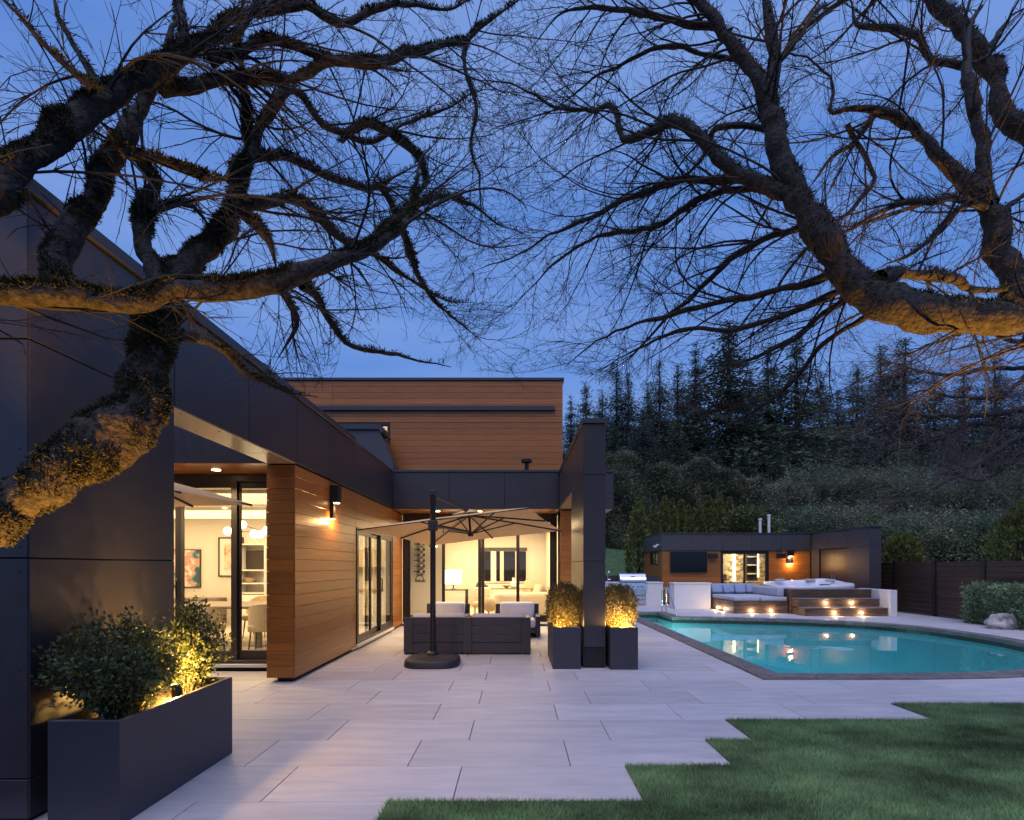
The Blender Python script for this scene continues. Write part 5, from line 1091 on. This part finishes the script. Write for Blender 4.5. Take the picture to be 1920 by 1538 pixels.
def bare_tree(name, label, trunk, limbs, barkm, twigm, rule, spacing, l1, moss=0., drop=.02, outward=None, k=10):
    base = trunk[0][0]; t = thing(name, label, 'tree', (base[0], base[1], 0))
    tk = Skel(); P = smooth_limb(trunk, .08, .01); tk.line(P[:, :3], P[:, 3], 14); tk.obj('trunk', barkm, t)
    tw = Skel(); MP = []; MD = []; MS = []
    for li in limbs:
        mo = moss; mb_ = 1.0
        if isinstance(li, tuple):
            if len(li) == 3: mb_ = li[2]
            li, mo = li[0], li[1]
        big = max(r_ for _, r_ in li) > .045; P = smooth_limb(li, .022 if big else .05); s = Skel(); kk = 22 if big else 8
        R = P[:, 3].copy(); s.line(P[:, :3], R, kk)
        # bark lumps
        V = s.V[0]; c = np.repeat(P[:, :3], kk, axis=0); nz = np.array([noise.noise(Vector(v) * 7) + .6 * noise.noise(Vector(v) * 19) + .5 * abs(noise.noise(Vector(v) * 41)) for v in V])[:, None]; s.V[0] = c + (V - c) * (1 + .19 * nz)
        s.obj('limb', barkm, t)
        seg = np.linalg.norm(np.diff(P[:, :3], axis=0), axis=1); Ltot = seg.sum()
        if mo:
            n = int(mo * sum(seg * np.minimum(R[1:], .12)) * 190000); i = RNG.choice(len(seg), n, p=(seg * R[1:]) / (seg * R[1:]).sum())
            T = (P[i + 1, :3] - P[i, :3]); T /= np.linalg.norm(T, axis=1, keepdims=True); v = RNG.normal(size=(n, 3)); v[:, 2] += 1.0 * mb_; v -= T * (v * T).sum(1, keepdims=True); v /= np.linalg.norm(v, axis=1, keepdims=True)
            q = P[i, :3] + v * R[i][:, None] * .96 + T * RNG.uniform(-.03, .03, (n, 1)); clump = np.array([noise.noise(Vector(x) * 5.5) + .6 * noise.noise(Vector(x) * 14) for x in q]) + (.75 * v[:, 2] - .18) * mb_ + (.14 if mb_ < .9 else 0)
            keep = clump > -.16; MS.append(.008 + .020 * RNG.random(int(keep.sum())) + .036 * np.clip(clump[keep], 0, .8) * RNG.random(int(keep.sum()))); MP.append(q[keep]); MD.append((v * .8 + T * .2)[keep] + RNG.normal(size=(int(keep.sum()), 3)) * .45 + np.array((0, 0, -.25)))
        m = int(Ltot / spacing * random.uniform(.9, 1.1))
        for j in range(m):
            i = int(RNG.choice(len(seg)))
            if R[i] > .05 and random.random() < .55: continue
            Tn = P[i + 1, :3] - P[i, :3]; Tn /= np.linalg.norm(Tn) + 1e-9; v = np.cross(Tn, RNG.normal(size=3)); v /= np.linalg.norm(v) + 1e-9; a = random.uniform(.5, 1.15)
            d = Tn * math.cos(a) + v * math.sin(a) + (np.array(outward) * .45 if outward is not None else 0)
            grow(P[i, :3], d, random.uniform(*l1) * (.6 + .4 * min(1, R[i] / .04)), min(.0095, max(.0038, R[i] * .38)), 1, tw, rule, drop)
        grow(P[-1, :3], P[-1, :3] - P[-3, :3], random.uniform(*l1) * .8, R[-1] * .9, 1, tw, rule, drop)
    o = tw.obj('twigs', twigm, t, False); o['kind'] = 'stuff'
    if MP:
        MP = np.concatenate(MP); MD = np.concatenate(MD); me = leaf_mesh('moss', MP - np.array(wloc(t)), np.concatenate(MS), 'moss', .20, D=MD)
        o = bpy.data.objects.new('moss', me); link(o, t); o['kind'] = 'stuff'
def tr(pts, Y0, Y1, pre=(), rs=1.0):
    out = [(Vector(p), r) for p, r in pre]; n = len(pts)
    for i, (x, y, r) in enumerate(pts):
        Y = Y0 + (Y1 - Y0) * i / max(1, n - 1); t2 = ((x - VX) ** 2 + (y - HZ) ** 2) / F ** 2; out.append((px(x, y, Y), r * rs * Y / F / (1 + t2) ** .62))
    return out
left = [
 (tr([(-60, 985, 70), (0, 945, 64), (100, 905, 60), (185, 850, 64), (245, 780, 58), (272, 700, 50), (285, 640, 46), (300, 580, 44), (335, 520, 40), (385, 460, 32), (435, 400, 28), (455, 330, 25), (460, 240, 18), (458, 150, 15), (450, 60, 12), (455, -40, 10)], 2.35, 3.6, [((-3.15, 1.75, 1.15), .20), ((-2.8, 1.95, 1.45), .17)]), 2.0, .45),
 (tr([(-20, 550, 34), (100, 552, 30), (200, 560, 27), (300, 556, 26), (400, 548, 26), (500, 528, 24), (600, 502, 22), (680, 472, 20), (735, 440, 18), (765, 405, 13), (782, 350, 9), (795, 300, 6), (830, 250, 4)], 2.35, 3.3, [((-3.1, 1.85, 2.3), .12), ((-2.7, 2.1, 2.55), .09)]), 1.5),
 (tr([(-30, 375, 46), (30, 322, 40), (90, 272, 34), (150, 228, 33), (205, 185, 36), (265, 148, 32), (330, 115, 27), (395, 85, 19), (455, 45, 17), (520, -15, 15), (600, -60, 12)], 2.4, 3.2, [((-3.1, 1.85, 2.9), .13), ((-2.7, 2.15, 3.05), .115)]), 1.6),
 (tr([(95, 545, 36), (112, 500, 36), (135, 445, 34), (165, 385, 31), (198, 310, 27), (235, 240, 27), (272, 185, 22), (300, 120, 20), (328, 50, 16), (318, -40, 12)], 2.55, 3.3), 1.1),
 (tr([(302, 545, 26), (282, 475, 24), (270, 400, 21), (272, 340, 19), (255, 300, 18), (240, 240, 16)], 2.9, 3.0), .9),
 (tr([(300, 155, 20), (360, 160, 17), (430, 158, 14), (530, 150, 12), (610, 112, 12), (700, 118, 11), (780, 100, 12), (870, 66, 10), (940, 22, 8), (1010, -20, 6)], 3.0, 3.8), 1.4),
 (tr([(400, 110, 14), (450, 95, 12), (500, 80, 11), (560, 88, 10), (630, 110, 9), (700, 130, 8), (780, 135, 6)], 3.1, 3.6), 1.2),
 (tr([(330, 100, 14), (400, 60, 12), (480, 25, 12), (560, 10, 11), (640, 40, 12), (700, 25, 10), (780, 10, 9), (850, 20, 7), (900, -20, 5)], 3.0, 3.8), 1.3),
 (tr([(462, 290, 11), (520, 288, 11), (570, 303, 9), (640, 335, 8), (700, 352, 7), (740, 330, 5), (800, 300, 4)], 3.4, 4.2), .6),
 (tr([(465, 262, 14), (500, 215, 13), (532, 168, 11), (560, 185, 9), (605, 228, 9), (650, 248, 9), (700, 262, 7), (770, 225, 6), (850, 195, 5), (930, 165, 4)], 3.5, 4.4), .7),
 (tr([(440, 392, 14), (500, 385, 12), (545, 378, 11), (590, 408, 9), (640, 450, 9), (690, 470, 6), (750, 520, 5), (830, 560, 4), (880, 570, 3)], 3.3, 4.2), .8),
 (tr([(285, 400, 11), (315, 387, 10), (345, 388, 9), (370, 410, 7), (392, 432, 5)], 2.9, 3.1), .9),
 (tr([(240, 285, 12), (290, 300, 10), (340, 322, 9), (395, 335, 9), (425, 335, 7)], 2.8, 3.0), 1.6),
 (tr([(175, 165, 12), (130, 125, 9), (95, 90, 9), (55, 45, 9), (15, 0, 9), (-20, -40, 8)], 2.6, 2.4), .9),
 (tr([(185, 150, 13), (160, 110, 10), (130, 70, 9), (108, 20, 10), (95, -30, 9)], 2.7, 2.8), .2),
 (tr([(465, 405, 13), (490, 435, 11), (508, 465, 10), (515, 500, 8)], 3.35, 3.3), .8),
 (tr([(560, 535, 12), (600, 560, 8), (622, 600, 7), (650, 645, 6), (700, 665, 5), (770, 672, 4), (850, 690, 3)], 3.1, 3.8), .5),
 (tr([(300, 640, 20), (340, 632, 12), (400, 648, 8), (430, 665, 7), (480, 705, 6), (540, 735, 5), (590, 745, 4)], 2.85, 3.3), .8),
 (tr([(680, 470, 13), (720, 430, 11), (770, 395, 9), (830, 365, 7), (880, 380, 6), (930, 420, 4), (980, 440, 3)], 3.3, 4.2), .6),
 (tr([(640, 260, 8), (700, 240, 8), (780, 285, 9), (790, 330, 9), (770, 380, 8)], 4.0, 3.5), 1.0),
 (tr([(345, 130, 12), (345, 60, 14), (335, 0, 14), (340, -40, 12)], 3.0, 3.1), .3),
 (tr([(700, 340, 9), (740, 390, 9), (760, 440, 8), (780, 500, 6), (800, 540, 5), (850, 600, 4), (900, 640, 3)], 3.5, 4.3), .6),
 (tr([(880, 70, 7), (872, 130, 5), (892, 200, 5), (884, 280, 4), (905, 370, 3), (898, 470, 2)], 3.8, 4.0), .4),
 (tr([(500, 525, 12), (540, 555, 9), (560, 600, 7), (545, 640, 6), (520, 680, 4)], 3.0, 3.2), .6),
]
def rule_left(q):
    if q[1] < 2.1 or q[2] < 2.55: return False
    x = VX + q[0] / q[1] * F; y = HZ - (q[2] - CH) / q[1] * F
    if x > 1180 or (q[2] < 2.95 and x > 640): return False
    if q[0] < -2.7 and q[1] > 2.95 and q[2] < 3.8: return False
    return q[1] < 8 and y < 735
bare_tree('mossy_maple', 'gnarled bare maple with mossy limbs reaching in from the left', [((-3.35, 1.55, -.1), .34), ((-3.3, 1.6, .6), .27), ((-3.2, 1.75, 1.6), .23), ((-3.1, 1.85, 2.6), .19), ((-3.05, 1.9, 3.6), .14), ((-3.1, 1.9, 5.0), .08)], left, 'bark', 'twig', rule_left, .19, (.5, 1.35), outward=(.45, .35, .1), k=12)
right = [
 (tr([(1985, 602, 47), (1900, 602, 46), (1800, 598, 43), (1710, 590, 42), (1645, 562, 40), (1592, 512, 37), (1545, 440, 34), (1495, 365, 30), (1467, 300, 27), (1457, 235, 24), (1440, 180, 20), (1392, 112, 18), (1340, 50, 16), (1285, -20, 14)], 3.55, 4.0, [((5.2, 3.8, 2.35), .22), ((4.6, 3.7, 2.8), .19)]), .28),
 (tr([(1492, 365, 24), (1430, 345, 18), (1372, 308, 17), (1312, 257, 15), (1262, 236, 14), (1212, 250, 11), (1170, 252, 9), (1158, 208, 9), (1140, 195, 8), (1100, 206, 7), (1040, 195, 6), (975, 163, 6), (900, 152, 4)], 3.8, 4.6), .3),
 (tr([(1447, 225, 17), (1455, 150, 14), (1452, 80, 15), (1442, 20, 15), (1432, -40, 13)], 3.9, 4.0), .2),
 (tr([(1990, 660, 36), (1935, 600, 34), (1895, 515, 34), (1868, 430, 33), (1848, 378, 31), (1800, 328, 28), (1742, 278, 22), (1690, 228, 19), (1612, 206, 17), (1556, 212, 13), (1557, 170, 9), (1530, 112, 8), (1492, 100, 8), (1450, 118, 5)], 3.9, 4.6, [((5.15, 3.85, 2.9), .16)]), .12),
 (tr([(1852, 385, 24), (1845, 300, 19), (1832, 210, 20), (1815, 140, 18)], 4.1, 4.3), .1),
 (tr([(1990, 280, 27), (1940, 262, 26), (1888, 225, 26), (1868, 150, 24), (1828, 98, 26), (1790, 40, 24), (1738, -20, 20)], 4.3, 4.6, [((5.05, 3.95, 4.0), .13)]), .25),
 (tr([(1812, 116, 13), (1742, 106, 11), (1690, 64, 11), (1642, 48, 11), (1606, 32, 9), (1598, -20, 8)], 4.4, 4.6), .3),
 (tr([(1848, 382, 12), (1800, 370, 9), (1732, 374, 9), (1650, 400, 8), (1592, 432, 7), (1562, 445, 6)], 4.1, 4.0), .25),
 (tr([(1855, 400, 13), (1805, 392, 10), (1752, 436, 9), (1700, 482, 8), (1655, 508, 7)], 4.1, 3.9), .2),
 (tr([(1612, 528, 13), (1565, 548, 9), (1505, 572, 7), (1430, 602, 6), (1345, 616, 5), (1280, 622, 5), (1200, 650, 4), (1130, 690, 3)], 3.8, 4.6), 0),
 (tr([(1592, 508, 14), (1550, 520, 10), (1480, 545, 8), (1400, 556, 7), (1305, 576, 6), (1210, 602, 5), (1130, 640, 4), (1060, 690, 3)], 3.8, 4.7), 0),
 (tr([(1535, 420, 13), (1500, 424, 9), (1440, 446, 8), (1380, 482, 7), (1310, 540, 6), (1250, 600, 5), (1190, 660, 4), (1140, 700, 3)], 3.8, 4.8), .1),
 (tr([(1480, 345, 14), (1440, 345, 11), (1345, 334, 10), (1270, 346, 8), (1160, 382, 6), (1060, 430, 5), (980, 470, 4), (900, 500, 3)], 3.9, 4.9), .15),
 (tr([(1478, 352, 12), (1420, 354, 8), (1330, 366, 7), (1230, 425, 6), (1130, 440, 5), (1050, 490, 4), (960, 580, 3)], 3.9, 5.0), .1),
 (tr([(1645, 535, 22), (1690, 515, 15), (1750, 510, 13), (1800, 530, 13), (1870, 546, 12), (1930, 540, 10)], 3.8, 4.0), .15),
 (tr([(1640, 548, 13), (1606, 545, 9), (1560, 575, 7), (1500, 625, 6), (1440, 660, 5), (1350, 700, 4), (1270, 745, 3)], 3.8, 4.4), 0),
 (tr([(1660, 575, 10), (1600, 605, 7), (1540, 650, 6), (1480, 720, 5), (1400, 780, 4), (1310, 830, 3)], 3.8, 4.5), 0),
 (tr([(1460, 250, 9), (1400, 230, 8), (1340, 235, 7), (1330, 270, 6), (1290, 330, 5), (1220, 370, 4)], 3.9, 4.3), .1),
 (tr([(1390, 115, 9), (1320, 100, 7), (1230, 90, 6), (1150, 130, 5), (1080, 180, 4), (1000, 230, 3)], 4.0, 4.8), 0),
 (tr([(1340, 55, 10), (1270, 40, 9), (1180, 20, 8), (1090, 15, 7), (1040, 40, 5), (990, 100, 4)], 4.0, 4.6), 0),
 (tr([(1640, 215, 9), (1600, 270, 7), (1560, 300, 6), (1520, 350, 5)], 4.4, 4.4), .1),
 (tr([(1580, 230, 7), (1640, 330, 6), (1600, 390, 6), (1560, 420, 5), (1500, 470, 4)], 4.4, 4.3), 0),
 (tr([(1850, 90, 9), (1890, 40, 7), (1930, 10, 6)], 4.5, 4.6), 0), (tr([(1860, 420, 9), (1900, 380, 8), (1940, 350, 8)], 4.1, 4.4), 0),
 (tr([(1455, 120, 9), (1500, 60, 8), (1540, 20, 6), (1590, -20, 5)], 4.0, 4.3), .2),
]
def rule_right(q):
    if q[1] < 2.6 or q[2] < 2.15: return False
    x = VX + q[0] / q[1] * F; y = HZ - (q[2] - CH) / q[1] * F
    if x < 780: return False
    return q[1] < 9 and (y < 700 + max(0, (x - 1050) * .35))
bare_tree('bare_maple', 'large bare maple with smooth grey limbs reaching in from the right', [((5.5, 3.75, -.1), .40), ((5.4, 3.8, .8), .31), ((5.25, 3.8, 2.2), .27), ((5.1, 3.9, 3.4), .2), ((5.0, 3.95, 4.6), .14), ((5.0, 4.0, 6.2), .07)], right, 'bark_right', 'twig', rule_right, .15, (.6, 1.6), outward=(-.5, .3, -.05), k=12)
third = [tr([(2000, 745, 9), (1930, 765, 8), (1850, 778, 7), (1760, 780, 6), (1680, 772, 5), (1600, 750, 4), (1520, 745, 2.5)], 13.5, 13.0, [((14.6, 13.8, 4.6), .16)]),
 tr([(1990, 670, 8), (1920, 690, 7), (1850, 692, 6), (1780, 703, 5), (1700, 690, 4), (1620, 660, 2.5)], 13.8, 14.5, [((14.6, 13.8, 5.3), .14)]),
 tr([(1980, 640, 7), (1900, 640, 6), (1830, 618, 5), (1760, 640, 4), (1680, 665, 3)], 13.8, 13.0, [((14.6, 13.8, 6.0), .12)]),
 tr([(1990, 800, 8), (1920, 815, 7), (1860, 850, 6), (1800, 890, 5), (1720, 930, 4), (1650, 950, 2.5)], 13.5, 12.5, [((14.6, 13.8, 3.9), .13)]),
 tr([(1960, 800, 6), (1880, 800, 6), (1820, 795, 5), (1740, 830, 4), (1640, 850, 3), (1560, 870, 2)], 13.6, 14.6), tr([(1930, 700, 5), (1880, 740, 5), (1800, 745, 4), (1720, 735, 3), (1640, 790, 2)], 13.8, 13.0), tr([(1940, 840, 5), (1880, 880, 4), (1830, 900, 4), (1760, 870, 3), (1690, 880, 2)], 13.4, 13.8)]
bare_tree('reddish_bare_tree', 'bare reddish-twigged tree spreading over the fence at the right edge', [((14.7, 13.8, -.1), .3), ((14.65, 13.8, 2), .24), ((14.6, 13.8, 4.2), .19), ((14.6, 13.8, 6.5), .1), ((14.6, 13.9, 8.5), .04)], third, 'bark_right', 'twig_red', lambda q: q[2] > 2.6 and q[1] > 9 and q[0] > 5.5, .14, (1.0, 2.4), outward=(-.4, -.1, 0), k=7, drop=.03)
print('objects', len(bpy.data.objects), 'tris', sum(len(o.data.polygons) * (2 if len(o.data.polygons) and len(o.data.polygons[0].vertices) == 4 else 1) for o in bpy.data.objects if o.type == 'MESH'))
